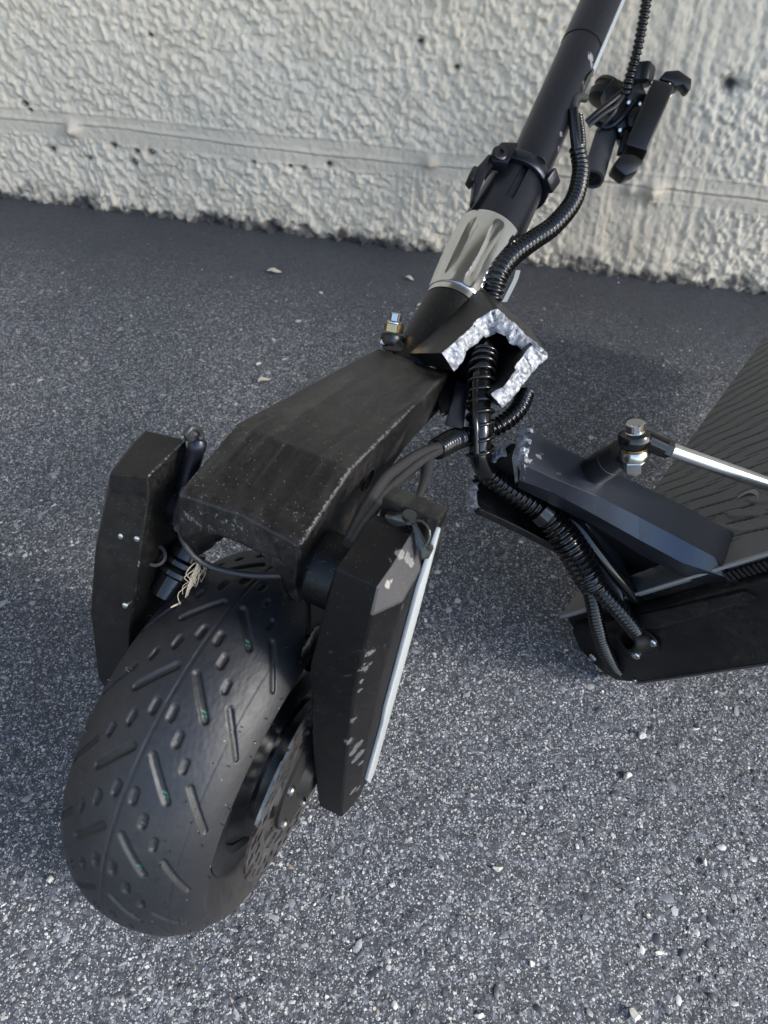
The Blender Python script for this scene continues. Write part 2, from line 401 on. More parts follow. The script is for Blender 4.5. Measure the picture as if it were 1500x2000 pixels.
def tube_geo(P, r, sides=12, n=None, pitch=None, depth=.14, cap=True):
    """tube along points; pitch = corrugation spacing in metres"""
    P = np.asarray(P, float)
    Lg = np.sum(np.linalg.norm(np.diff(P[:, :3], axis=0), axis=1))
    if pitch: n = int(Lg / pitch * 6)
    n = n or max(8, int(Lg / .006))
    Q4 = catmull(np.c_[P[:, :3], P[:, 3] if P.shape[1] > 3 else np.full(len(P), r)], n)
    Q = Q4[:, :3]; R = Q4[:, 3].copy()
    if pitch:
        s = np.r_[0, np.cumsum(np.linalg.norm(np.diff(Q, axis=0), axis=1))]
        ph = np.cos(2 * np.pi * s / pitch); R = R * (1 - depth * (.5 - .5 * np.sign(ph) * np.abs(ph) ** .6))
    T, X, Y = frames(Q)
    a = np.linspace(0, 2 * np.pi, sides, endpoint=False)
    V = Q[:, None] + R[:, None, None] * (np.cos(a)[:, None] * X[:, None] + np.sin(a)[:, None] * Y[:, None])
    F = [list(f) for f in gridf(n, sides, False, True)]
    if cap: F += [list(range(sides))[::-1], [(n - 1) * sides + k for k in range(sides)]]
    return V.reshape(-1, 3), F
def tube(name, P, r, mat, parent=None, **kw):
    lab = kw.pop('label', None); V, F = tube_geo(P, r, **kw)
    return mk(name, V, F, mat, parent, lab, smooth=50)
def merge(*gs):
    V = []; F = []; o = 0
    for v, f in gs:
        V += [tuple(x) for x in v]; F += [[i + o for i in ff] for ff in f]; o += len(v)
    return V, F
def axes(d, ref=(0, 0, 1)):
    d = np.asarray(d, float); d = d / np.linalg.norm(d); x = np.cross(d, ref)
    if np.linalg.norm(x) < 1e-4: x = np.cross(d, (1, 0, 0))
    x /= np.linalg.norm(x); return d, x, np.cross(d, x)
def lathe_geo(P0, d, prof, sides=48, fn=None, ref=(0, 0, 1), cap=True):
    d, x, y = axes(d, ref); a = np.linspace(0, 2 * np.pi, sides, endpoint=False); V = []
    for (z, r) in prof:
        rr = np.full(sides, r) if fn is None else fn(z, r, a)
        V.append(np.asarray(P0) + d * z + rr[:, None] * (np.cos(a)[:, None] * x + np.sin(a)[:, None] * y))
    V = np.array(V).reshape(-1, 3); F = [list(f) for f in gridf(len(prof), sides, False, True)]
    if cap: F += [list(range(sides))[::-1], [(len(prof) - 1) * sides + k for k in range(sides)]]
    return V, F
def lathe(name, P0, d, prof, mat, parent=None, sides=48, fn=None, ref=(0, 0, 1), smooth=35, label=None, bevel=0, cap=True):
    V, F = lathe_geo(P0, d, prof, sides, fn, ref, cap); return mk(name, V, F, mat, parent, label, smooth, bevel)
def hexp(name, P0, d, r, h, mat, parent=None, bevel=.0006):
    return lathe(name, P0, d, [(0, r), (h, r)], mat, parent, sides=6, bevel=bevel, smooth=20)
def box_geo(c, ax, ay, az):
    c, ax, ay, az = (np.asarray(k, float) for k in (c, ax, ay, az))
    V = [c + i * ax + j * ay + k * az for i in (-1, 1) for j in (-1, 1) for k in (-1, 1)]
    return V, [(0, 1, 3, 2), (4, 6, 7, 5), (0, 4, 5, 1), (2, 3, 7, 6), (0, 2, 6, 4), (1, 5, 7, 3)]
def prism_geo(poly, ext):
    poly = [np.asarray(p, float) for p in poly]; ext = np.asarray(ext, float)
    return loft([poly, [p + ext for p in poly]])
def prism(name, poly, ext, mat, parent=None, bevel=.0015, label=None, smooth=35):
    V, F = prism_geo(poly, ext); return mk(name, V, F, mat, parent, label, smooth, bevel)

def hit(o, px, py):
    from mathutils.bvhtree import BVHTree
    og = origin(o); t = BVHTree.FromPolygons([Vector(og) + v.co for v in o.data.vertices], [p.vertices[:] for p in o.data.polygons])
    r_ = t.ray_cast(Vector(EYE), Vector(ray(px, py)).normalized())[0]
    return np.array(r_) if r_ is not None else at(px, py, .42)

# ================================================================== GROUND
def axis_coords(lo, hi, step, far):
    a = np.arange(lo, hi, step); k = [.02, .06, .15, .4, 1, 3, 8, 20, far]
    return np.r_[[lo - q for q in k[::-1]], a, [hi + q for q in k]]
gx = axis_coords(-.95, 1.02, .0042, 70); gy = axis_coords(-.02, 1.45, .0042, 70)
GX, GY = np.meshgrid(gx, gy, indexing='ij')
def ground_h(x, y):
    amp = 1 - .7 * sstep(1.05, 1.25, y + .12 * x)
    near = ((x > -1.2) & (x < 1.3) & (y > -.3) & (y < 1.6)) * 1.0
    return near * ((fbm(x * 130, y * 130, 3, 3) - .5) * .0030 * amp + (fbm(x * 9, y * 9, 7, 3) - .5) * .004 - .0012)
gv = np.stack([GX, GY, ground_h(GX, GY)], -1).reshape(-1, 3)
ground = fast('asphalt_ground', gv, gridf(len(gx), len(gy)), M_GROUND, kind='structure')

# stone chips bedded in the asphalt
def chips(n, xr, yr, size, seed, dull=False):
    r = np.random.default_rng(seed)
    x = r.uniform(*xr, n); y = r.uniform(*yr, n)
    keep = r.uniform(size=n) < (np.clip(1.25 - (y - .25) * 1.05, .05, 1) * (1 - .92 * sstep(1.0, 1.2, y + .12 * x + .12 * (fbm(x * 4, y * 4, 5) - .5))))
    patch = fbm(x * 7, y * 7, 21, 3); keep &= r.uniform(size=n) < np.clip((patch - .25) * 3.2, .35, 1)
    x = x[keep]; y = y[keep]; n = len(x)
    s = np.clip(r.lognormal(math.log(size), .42, n), size * .5, size * 2.8)
    base = np.array([[1, 0, 0], [.45, .85, 0], [-.55, .8, .05], [-1, -.1, 0], [-.35, -.9, 0], [.6, -.75, .05], [.3, .2, 1], [-.35, -.15, .85]])
    V = base[None] * r.uniform(.6, 1.25, (n, 8, 3))
    V = V * np.stack([s * r.uniform(.8, 1.5, n), s * r.uniform(.55, 1.0, n), s * r.uniform(.15, .5, n)], -1)[:, None]
    t = r.normal(0, .35, (n, 2)); V[..., 2] += V[..., 0] * t[:, :1] * .6 + V[..., 1] * t[:, 1:] * .6
    a = r.uniform(0, 2 * np.pi, n); ca, sa = np.cos(a)[:, None], np.sin(a)[:, None]
    X = V[..., 0] * ca - V[..., 1] * sa + x[:, None]; Y = V[..., 0] * sa + V[..., 1] * ca + y[:, None]
    Z = V[..., 2] + ground_h(x, y)[:, None] + .0001
    Fb = np.array([[0, 1, 6], [1, 2, 6], [2, 7, 6], [2, 3, 7], [3, 4, 7], [4, 6, 7], [4, 5, 6], [5, 0, 6]])
    F = (Fb[None] + 8 * np.arange(n)[:, None, None]).reshape(-1, 3)
    k = r.uniform(size=n) * (.86 if dull else 1) ; k = np.where(r.uniform(size=n) < .03, .9, k); g = r.uniform(.7, 1.25, n)[:, None]
    tone = np.where(k[:, None] < .30, np.array([[.050, .053, .064]]), np.where(k[:, None] < .52, np.array([[.13, .135, .155]]),
           np.where(k[:, None] < .80, np.array([[.30, .305, .31]]), np.where(k[:, None] < .975, np.array([[.56, .55, .52]]), np.array([[.30, .23, .16]])))))
    tone = np.repeat(tone * g, 8, axis=0)
    return np.stack([X, Y, Z], -1).reshape(-1, 3), F, tone
c1 = chips(230000, (-.92, .98), (-.02, 1.36), .00072, 11); c2 = chips(30000, (-.92, .98), (-.02, 1.36), .0019, 12, True)
for (V, F, t) in ((c1), (c2)):
    o = fast('gravel_chips', V, F, M_CHIP, attr=t, aname='tone', smooth=False, kind='stuff')

# ================================================================== WALL
wu = np.r_[-6, -3, -1.5, -.6, np.arange(-.12, 1.62, .0022), 2.0, 3, 5, 8]
wz = np.r_[-.06, -.02, np.arange(-.012, .56, .0022), .7, 1.0, 1.6, 2.6, 3.398]
U, Z = np.meshgrid(wu, wz, indexing='ij')
def wall_relief(u, z):
    sl = .5 * u + 1.0 * z      # the trowelled texture leans
    q1 = fbm(u * 122 + z * 26, z * 108 - u * 14, 31, 3); q2 = fbm(u * 190 + z * 40, z * 160, 37, 3); q3 = fbm(u * 8, z * 8, 41, 3)
    rough = np.clip((q1 - .36) * 2.4, 0, 1.2) * .0050 + (q2 - .5) * .0044
    top = .166 + .010 * u + .006 * (fbm(u * 6, z * 0, 51, 2) - .5); bot = .118 + .012 * u + .008 * (fbm(u * 5, z * 0 + 3, 53, 2) - .5)
    band = sstep(bot - .004, bot + .004, z) * (1 - sstep(top - .004, top + .006, z))
    right = sstep(1.02, 1.10, u) * (1 - sstep(1.24, 1.32, u + .12 * (q3 - .5)))   # trowelled-smooth panel
    smooth = np.maximum(band, right * .8)
    h = rough * (1 - .86 * smooth) + smooth * (.0016 + (q2 - .5) * .0016 + (fbm(u * 30, z * 220, 61, 3) - .5) * .0006)
    h += (q3 - .5) * .006
    # raised lips of the form-board joint and its crack
    jl = .141 + .010 * u + .0035 * np.sin(u * 7) + .004 * (fbm(u * 14, z * 0, 63, 2) - .5)
    h += .0022 * np.exp(-((z - jl - .004) / .0035) ** 2) - .0035 * np.exp(-((z - jl) / .0016) ** 2) * (.35 + .65 * sstep(.8, 1.2, u))
    h += .0016 * np.exp(-((z - top) / .002) ** 2) + .0012 * np.exp(-((z - bot) / .002) ** 2)
    # vertical trowel streaks
    vs = right * (fbm(u * 90 + z * 8, z * 3, 71, 3) - .5) * .006
    vs2 = np.exp(-((u - .205 - .18 * (.12 - z)) / .03) ** 2) * (z < .125) * (fbm(u * 260 + z * 60, z * 5, 73, 2) - .5) * .010
    vs3 = np.exp(-((u - .80) / .02) ** 2) * (z < .14) * (fbm(u * 260, z * 5, 75, 2) - .5) * .008
    h += vs + vs2 + vs3
    # knobs on the joint
    for (ku, kz, kr, kh) in ((.188, .140, .011, .020), (.832, .158, .010, .018), (1.205, .152, .014, .020), (1.17, .150, .010, .010)):
        h += kh * np.exp(-(((u - ku) ** 2 + (z - kz) ** 2) / kr ** 2))
    # crumbling foot
    foot = 1 - sstep(.0, .045 + .03 * fbm(u * 9, z * 0, 81, 2), z)
    h += foot * ((fbm(u * 70, z * 70, 83, 3) - .42) * .030 + .006 * foot) * .8
    # pits
    pits = np.zeros_like(h)
    for (pu, pz, pr) in ((.105, .172, .006), (.112, .163, .004), (.135, .098, .007), (.258, .118, .007), (.30, .113, .006), (.327, .114, .0065), (.292, .092, .0075), (.205, .090, .004),
                         (.52, .120, .004), (.585, .120, .004), (.61, .118, .004), (.655, .130, .006), (1.27, .316, .016), (1.44, .230, .010), (.36, .30, .004), (.80, .33, .006), (.86, .30, .005)):
        e = ((u - pu) / pr) ** 2 + ((z - pz) / (pr * .85)) ** 2; e = e * (.5 + fbm(u * 300, z * 300, 91, 2))
        k = np.exp(-e * 1.1); pits = np.maximum(pits, k)
    h -= pits * .010
    return h, pits, foot, smooth, band
Hh, pits, foot, smo, band = wall_relief(U, Z)
inside = (U > -.15) & (U < 1.63) & (Z < .57)
Hh = np.where(inside, Hh, 0.002)
tar = np.clip((fbm(U * 11, Z * 11, 95, 4) - .44) * 6, 0, 1) * (1 - sstep(.006, .024, Z + .03 * (fbm(U * 60, Z * 60, 97, 3) - .5)))
tar = np.maximum(tar, (1 - sstep(.001, .012, Z + .03 * (fbm(U * 45, Z * 45, 98, 3) - .5))) * .85) * (U < 2)
tar2 = np.clip((fbm(U * 30, Z * 30, 99, 3) - .60) * 8, 0, .8) * (1 - sstep(.01, .05, Z))
dark = np.clip(np.maximum(np.maximum(pits * 1.3 - .2, tar), tar2), 0, .97)
grey = np.clip(smo * .28 + foot * .35 + .5 * np.clip((fbm(U * 16, Z * 16, 101, 4) - .55) * 4, 0, 1) * sstep(0.05, .12, .2 - Z), 0, .7)
WV = WALL0 + U[..., None] * WALLD + Hh[..., None] * WALLN + Z[..., None] * np.array([0, 0, 1.])
wall = fast('concrete_wall', WV.reshape(-1, 3), gridf(len(wu), len(wz)), M_WALL, attr=np.stack([grey.ravel(), dark.ravel(), np.zeros(dark.size)], -1))
wall['label'] = 'off white roughcast concrete wall standing along the edge of the asphalt'; wall['category'] = 'wall'; wall['kind'] = 'thing'
mc = WALL0 + WALLD * 1.0 - WALLN * .135 + np.array([0, 0, 1.68])
V, F = box_geo(mc, WALLD * 7.0, WALLN * .125, np.array([0, 0, 1.72])); mk('wall_core', V, F, M_WALL, wall)

# unseen slab overhead and wall on the left, added to block sky light
V, F = box_geo(WALL0 + WALLD * 1.0 + WALLN * SLAB_HALF + np.array([0, 0, 3.55]), WALLD * 9.0, WALLN * SLAB_HALF, np.array([0, 0, .15])); mk('added_shade_slab', V, F, M_SLAB, wall)
V, F = box_geo(WALL0 - WALLD * 1.7 + WALLN * 2.0 + np.array([0, 0, 1.66]), WALLD * .15, WALLN * 1.98, np.array([0, 0, 1.72])); mk('added_shade_wall', V, F, M_SLAB, wall)

# ================================================================== FRONT HALF OF THE SCOOTER
front = thing('broken_scooter', 'front half of a broken black electric scooter with fat tyre, fork and leaning stem', 'scooter', (WC[0], WC[1], 0))

# ---- tyre: profile swept round the axle, grooves cut as real relief
th = np.radians(np.arange(0, 360, .36)); R0 = .135; hw = .0527
t_tread = np.linspace(-1.3, 1.3, 150)
po = hw * np.sin(t_tread); pr = R0 - .036 * (1 - np.cos(t_tread)); arc = t_tread * hw
side_o = np.array([.0500, .0490, .0478, .0462, .0447, .0435, .0425, .0418, .0412, .0400, .0380]); side_r = np.array([.1065, .1048, .1025, .0995, .0965, .0940, .0915, .0895, .0880, .0862, .0845])
prof_o = np.r_[-side_o[::-1], po, side_o]; prof_r = np.r_[side_r[::-1], pr, side_r]; prof_a = np.r_[np.full(11, -.09), arc, np.full(11, .09)]
TH, PA = np.meshgrid(np.degrees(th), prof_a, indexing='ij'); PO = np.broadcast_to(prof_o, TH.shape); PR = np.broadcast_to(prof_r, TH.shape).copy()
PIT = 360 / 17.5
def groove(ph0, a0, ph1, a1, half):
    """depth mask of one pill-shaped groove repeated round the tread (angles in degrees, widths in metres)"""
    best = np.full(TH.shape, 9.)
    k = np.round((TH - (ph0 + ph1) / 2) / PIT); d = TH - k * PIT
    sc = np.radians(1) * .128
    ax, ay = ph0 * sc, a0; bx, by = ph1 * sc, a1; px_, py_ = d * sc, PA
    L2 = (bx - ax) ** 2 + (by - ay) ** 2
    t = np.clip(((px_ - ax) * (bx - ax) + (py_ - ay) * (by - ay)) / max(L2, 1e-12), 0, 1)
    dist = np.hypot(px_ - ax - t * (bx - ax), py_ - ay - t * (by - ay))
    return np.where(np.abs(k) < 30, dist, 9.) - half, t
dep = np.zeros(TH.shape); groove_shade = np.zeros(TH.shape); green = np.zeros(TH.shape)
P0 = 82.4
pills = []
for sgn in (1, -1):
    off = -.0012
    for (f0, a0, f1, a1, hf) in ((1.0, .0065, 9.6, .0238, .0023), (4.6, .0335, 15.0, .0535, .0019),
                                 (10.2, .0056, 12.5, .0058, .0024), (15.0, .0152, 17.2, .0155, .0023), (20.0, .0250, 22.0, .0254, .0021)):
        if sgn < 0: f0 += .3; f1 += .3
        dist, t = groove(P0 + f0, off + sgn * a0, P0 + f1, off + sgn * a1, hf)
        k = 1 - sstep(-.0008, .0003, dist); dep += k * .0018
        pass
        groove_shade = np.maximum(groove_shade, 1 - sstep(-.0016, -.0003, dist))  # mask for the painted shade on the groove floors
        if sgn > 0 and hf == .0023:
            jj = np.abs((t - .80) - .06 * np.sin(PA * 3000)); green = np.maximum(green, (jj < .012) * (dist < -.0007) * 1.0)
            jj = np.abs((t - .87) - .05 * np.sin(PA * 3000)); green = np.maximum(green, (jj < .009) * (dist < -.0007) * 1.0)
dep += .0008 * np.exp(-((PA + .0012) / .0006) ** 2) * (.7 + .6 * vnoise(TH * .6, PA * 0, 113))          # mould line
dep += .0012 * np.exp(-((PA - .030 - .010 * np.sin((TH - 170) * .05)) / .0012) ** 2) * sstep(176, 184, TH) * (1 - sstep(206, 216, TH))   # crease of the slack tyre
dep += .0004 * np.exp(-((PA - .041) / .0006) ** 2)
dep += (fbm(TH * .8, PA * 900, 111, 3) - .5) * .00035
ribs = np.clip(1 - np.abs(((TH / 5.6) % 1) - .5) / .13, 0, 1) * ((PR > .0865) & (PR < .1075) & (np.abs(PO) > .04)) * (TH > 40) * (TH < 168); dep = np.where(np.abs(PA) > .08, -.0030 * ribs, dep)
PR = PR - dep
PO2 = PO.copy()
blg = np.exp(-((TH - 235) / 48) ** 2) * np.exp(-((PR - .100) / .012) ** 2); PO2 = PO2 + np.sign(PO2) * blg * .007
tv = WC + PO2[..., None] * WA + (PR * np.cos(np.radians(TH)))[..., None] * WB + (PR * np.sin(np.radians(TH)))[..., None] * WU
# soft tyre: flattened on the road, bulging beside the contact patch
lowz = np.clip((.016 - tv[..., 2]) / .016, 0, 1)
tv[..., 2] = np.maximum(tv[..., 2], .0006 + .0002 * lowz)
tv += (WA * (np.sign(PO) * .004)[..., None]) * (lowz * (np.abs(PO) > .03))[..., None]
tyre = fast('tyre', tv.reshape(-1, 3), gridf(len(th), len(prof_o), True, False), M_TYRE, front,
            attr=np.stack([groove_shade.ravel(), green.ravel(), np.zeros(green.size)], -1))
gs = []
for k in range(70):
    td = math.radians(rng.uniform(70, 230)); tt = rng.choice([-1, 1]) * rng.uniform(.55, 1.28); o_ = hw * math.sin(tt); r_ = R0 - .036 * (1 - math.cos(tt))
    nv = hw * math.cos(tt) * (WB * math.cos(td) + WU * math.sin(td)) + .036 * math.sin(tt) * WA; nv /= np.linalg.norm(nv)
    q = WC + WA * o_ + (WB * math.cos(td) + WU * math.sin(td)) * r_
    gs.append(tube_geo([q - nv * .0005, q + nv * rng.uniform(.001, .0035) + rng.normal(0, .0006, 3)], .00028, sides=5, n=4))
mk('rubber_nibs', *merge(*gs), M_TYRE, tyre, kind='stuff')
# ---- rim, hub motor
lathe('rim', W(-.041, 0, 0), WA, [(0, .070), (0, .0855), (.006, .0860), (.012, .079), (.070, .079), (.076, .0860), (.082, .0855), (.082, .070), (.079, .066), (.003, .066)], M_RIMB, front, sides=72, ref=WB)
lathe('hub_motor', W(-.046, 0, 0), WA, [(0, .03), (.004, .060), (.010, .0668), (.082, .0668), (.088, .058), (.092, .056), (.0925, .046), (.099, .044), (.100, .030), (.108, .028)], M_RIMB, front, sides=72, ref=WB)
# ---- brake disc: slotted ring
nd, nr = 300, 14
rr = np.linspace(.040, .079, nr + 1)
cells = []
for i in range(nd):
    a_ = i / nd * 2 * np.pi
    for j in range(nr):
        rm = (rr[j] + rr[j + 1]) / 2; q = (a_ * 14 / (2 * np.pi) + (rm - .04) * 32) % 1; q2 = (a_ * 28 / (2 * np.pi) - (rm - .04) * 45) % 1
        hole = (.0445 < rm < .0575 and q < .50) or (.0615 < rm < .0685 and q2 < .42) or (.0700 < rm < .0760 and (q2 + .5) % 1 < .42)
        if rm > .0765 and (a_ * 10 / (2 * np.pi)) % 1 < .16: hole = True
        if not hole: cells.append((i, j))
gv_ = {}; V = []; F = []
def vid(i, j):
    k = (i % nd, j)
    if k not in gv_:
        gv_[k] = len(V); a_ = i / nd * 2 * np.pi; V.append(W(.0615, rr[j] * math.cos(a_), rr[j] * math.sin(a_)))
    return gv_[k]
for (i, j) in cells: F.append((vid(i, j), vid(i + 1, j), vid(i + 1, j + 1), vid(i, j + 1)))
V = np.array(V); nV = len(V); cs = set(cells)
F2 = [tuple(k + nV for k in f)[::-1] for f in F]; FS = []
for (i, j) in cells:
    for (di, dj, e) in ((-1, 0, ((i, j), (i, j + 1))), (1, 0, ((i + 1, j + 1), (i + 1, j))), (0, -1, ((i + 1, j), (i, j))), (0, 1, ((i, j + 1), (i + 1, j + 1)))):
        if ((i + di) % nd, j + dj) not in cs:
            p_, q_ = vid(*e[0]), vid(*e[1]); FS.append((p_, q_, q_ + nV, p_ + nV))
disc = mk('brake_disc', np.vstack([V, V - WA * .0019]), F + F2 + FS, M_DISC, front, label='rusty slotted brake disc', smooth=30)
lathe('disc_carrier', W(.0590, 0, 0), WA, [(0, .043), (.005, .043), (.006, .020), (.012, .015)], M_INNER, front, sides=40, ref=WB)
for k in range(6):
    a_ = k / 6 * 2 * math.pi + .3
    lathe('disc_bolt', W(.0640, .0385 * math.cos(a_), .0385 * math.sin(a_)), WA, [(0, .0038), (.0020, .0038), (.0032, .0024)], M_STEEL, disc, sides=12)

# ---- fork crown (the box above the wheel)
secs = []
for s in (-.0385, -.033, -.026, -.015, .0, .015, .026, .033, .0385):
    f = abs(s) / .0385; lug = sstep(.55, .8, f); rs = 1 - .14
    g = lambda b: 1 - .16 * np.clip((b - .083) / .2, 0, 1)
    pro = [(.023 + .004 * (1 - f), .205), (.083, .212), (.286, .150), (.292, .112), (.200, .140), (.150, .148 - .0 * lug), (.095, .152 - .004 * lug), (.062, .166 - .022 * lug),
           (.040, .176 - .034 * lug), (.026, .181 - .032 * lug), (.019 + .003 * (1 - f), .186 - .012 * lug)]
    secs.append([W(s * g(b), b, u) for (b, u) in pro])
V, F = loft(secs); crown = mk('fork_crown', V, F, M_CROWN, front, smooth=13, bevel=.0018, seg=2, bang=17)
M_CROWN2 = worn('lit_edge_worn_casting', (.0040, .0038, .0036), .34, 0., spec=.36, smear=.6, dust=.40, specks=1.1, scratch=.12, stain=(.085, .08, .075), wear_glint_col=(.34, .34, .35),
    wear_glint=[(W(.0385, .026, .2045), W(.0382, .082, .2112),   .0032, .62), (W(.0382, .086, .2105), W(.034, .20, .177), .0030, .52), (W(-.03, .027, .196), W(.0, .028, .196), .009, .46), (W(-.034, .024, .190), W(-.015, .024, .186), .008, .5), (W(-.0385, .026, .2045), W(-.0382, .082, .2112), .0025, .5)])  # long edges carry a painted sky highlight; the front lip is scraped
crown.data.materials[0] = M_CROWN2
for (px, py) in ((720, 936),):
    q = on_s(px, py, .0378); lathe('bolt_hole', q - WA * .004, WA, [(0, .0085), (.0046, .0085), (.0046, .0068), (.0012, .0066)], M_INNER, crown, sides=24, ref=WB)
# pivot of the suspension arms, either side
for sg in (1, -1):
    lathe('pivot_collar', W(sg * (.034 if sg > 0 else .026), .046, .164), WA * sg, [(z_, r_ * (1 if sg > 0 else .55)) for (z_, r_) in ((0, .021), (.006, .0215), (.0065, .0225), (.022, .0225), (.0225, .0215), (.036, .021))], M_BLACK, front, sides=48, ref=WB)

# ---- suspension arms with their covers
def arm(sg, label, mat, left, name='suspension_arm'):
    lv = [(.215, .0650, .0890, .0900, .011, .056), (.199, .0645, .0897, .1000, .0055, .0556), (.145, .0625, .0905, .1000, -.006, .053), (.055, .0695, .0930, .1000, -.009, .046), (-.004, .0745, .0948, .1000, -.008, .040), (-.036, .0770, .0955, .1000, -.006, .036)]
    if left:
        lv = [(.205, .0600, .0885, .0893, .025, .062), (.191, .0595, .0893, .1000, .0225, .062), (.145, .0590, .0900, .1000, .002, .058), (.100, .0600, .0905, .1000, -.0135, .052), (.032, .0665, .0920, .1000, -.022, .044), (-.036, .0760, .0950, .1000, -.012, .036)]
    loops = []
    for (u, si, so_, sc, bf, bb) in lv:
        d = 0; tl = .012 if left and u > .17 else 0
        loops.append([W(sg * si, bf + d, u), W(sg * so_, bf + d, u - tl), W(sg * sc, bf + .016 + d, u - tl),
                      W(sg * sc, bb + d, u - tl * .5), W(sg * si, bb + d, u)])
    V, F = loft(loops); o = mk(name, V, F, mat, front, label, smooth=14, bevel=.0009, seg=1, bang=14)
    # fork foot that carries the axle
    V, F = loft([[W(sg * s, b, u) for (b, u) in ((-.005, -.030), (-.003, .012), (.030, .012), (.034, -.030), (.018, -.046), (.002, -.048))] for s in (.0745, .0885)])
    mk('arm_foot', V, F, M_BLACK, o, smooth=30, bevel=.0012)
    return o
arm_r = arm(1, 'scraped arm cover rubbed bare along its outer edge', M_BLACK, False)
wear_arm = [(hit(arm_r, px, py), r, k) for (px, py, r, k) in ((783, 1082, .0045, 1.2), (796, 1090, .0045, 1.2), (803, 1098, .004, 1.1), (752, 1143, .0042, 1.2), (760, 1136, .003, .9), (748, 1165, .003, .7), (780, 1108, .013, .50), (770, 1132, .010, .48), (723, 1276, .0060, .60), (714, 1304, .0075, .56), (706, 1330, .005, .5),
            (703, 1349, .0026, 1.1), (692, 1406, .0060, .55), (684, 1448, .0075, .56),
            (700, 1456, .006, 1.2), (690, 1470, .005, 1.2), (702, 1474, .006, 1.2), (694, 1484, .005, 1.1), (706, 1490, .004, 1.0), (690, 1545, .005, 1.1), (700, 1540, .004, 1.0), (804, 1115, .003, .8), (795, 1150, .003, .7), (786, 1185, .003, .7))]
M_ARM3 = worn('lit_edge_cover', (.0034, .0034, .0034), .38, 0., spec=.28, dust=.32, scratch=.12, specks=.6, stain=(.07, .066, .062), wear_glint_col=(.26, .27, .29),
    wear_glint=[(W(-.0600, .025, .205), W(-.0600, .062, .205), .0020, .52), (W(-.0598, .024, .203), W(-.0590, .004, .148), .0016, .42)])  # edge highlight painted along the inner top and front edges
M_ARM = worn('scraped_black_cover', (.0030, .0030, .0034), .42, 0., spec=.22, dust=.14, specks=.45, wear_glint=wear_arm, scratch=.12)
arm_r.data.materials[0] = M_ARM
arm_r.data.materials.append(worn('rubbed_cover_edge', (.032, .031, .034), .58, 0., dust=.2, specks=.8, scratch=.2, wear_glint=wear_arm[:6]))
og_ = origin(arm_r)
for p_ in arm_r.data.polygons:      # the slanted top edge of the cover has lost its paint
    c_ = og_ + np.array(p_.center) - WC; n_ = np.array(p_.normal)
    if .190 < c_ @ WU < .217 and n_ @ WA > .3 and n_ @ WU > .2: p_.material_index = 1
arm_l = arm(-1, 'dusty arm cover with small screws', M_ARM3, True)
# pale side strip and the plate behind it, on the outer face of the right arm
def strip(s0, s1, pts, mat, name, bev=.0004):
    return mk(name, *loft([[W(s0, b, u) for (b, u) in pts], [W(s1, b, u) for (b, u) in pts]]), mat, arm_r, bevel=bev, smooth=30)
strip(.1003, .1028, [(.041, .190), (.051, .211), (.0585, .221), (.0545, .15), (.0445, .06), (.0355, -.030), (.027, -.038), (.017, -.012), (.024, .03), (.0275, .055), (.0260, .08), (.0305, .11), (.034, .14), (.0375, .165)], M_WHITE, 'side_strip')
strip(.0965, .0999, [(.050, .15), (.066, .205), (.072, .200), (.064, .13), (.052, .04), (.043, -.040), (.028, -.046), (.030, .02)], M_BLACK, 'edge_plate')
V, F = loft([[W(s, b, u) for (b, u) in ((.062, .19), (.063, .222), (.080, .216), (.084, .17), (.066, .16))] for s in (.066, .100)])
mk('arm_rear_block', V, F, M_CROWN, arm_r, bevel=.002, smooth=30)
# glossy torn rubber flap behind the right cover
V = []; 
for i in range(9):
    for j in range(7):
        uu_, vv_ = i / 8, j / 6
        V.append(on_s(600 + 52 * uu_ - 20 * vv_ * (1 - uu_), 1235 + 75 * vv_ - 30 * uu_ * (1 - vv_), .050 + .006 * math.sin(uu_ * 5 + vv_ * 4)) + WU * .004 * math.sin(vv_ * 6))
mk('rubber_flap', V, gridf(9, 7), M_HOSE, front, smooth=60)
# screws in the left cover
for (px, py, s, r) in ((240, 1046, -.078, .0027), (270, 1050, -.070, .0022), (247, 1180, -.076, .0024)):
    q = hit(arm_l, px, py); nrm = (EYE - q) / np.linalg.norm(EYE - q) * .5 - WB * .8; nrm /= np.linalg.norm(nrm)
    lathe('cover_screw', q - nrm * .0068, nrm, [(0, r * .9), (.0078, r), (.0088, r * .8), (.0092, r * .4)], M_STEEL, arm_l, sides=14)
# dark recess where the left arm bolt sits
q = hit(arm_l, 303, 1085); lathe('arm_bolt_recess', q - (EYE - q) / np.linalg.norm(EYE - q) * .008, EYE - q, [(0, .007), (.0084, .007), (.0088, .0052), (.002, .0045)], M_INNER, arm_l, sides=22)
# rubber boot between crown and left arm
lathe('torsion_boot', on_s(372, 1072, -.047), on_s(335, 1140, -.050) - on_s(372, 1072, -.047), [(0, .011), (.006, .0115), (.008, .0135), (.011, .0135), (.013, .0105), (.015, .0135), (.018, .0135), (.020, .0105), (.034, .010)], M_HOSE, front, sides=28)

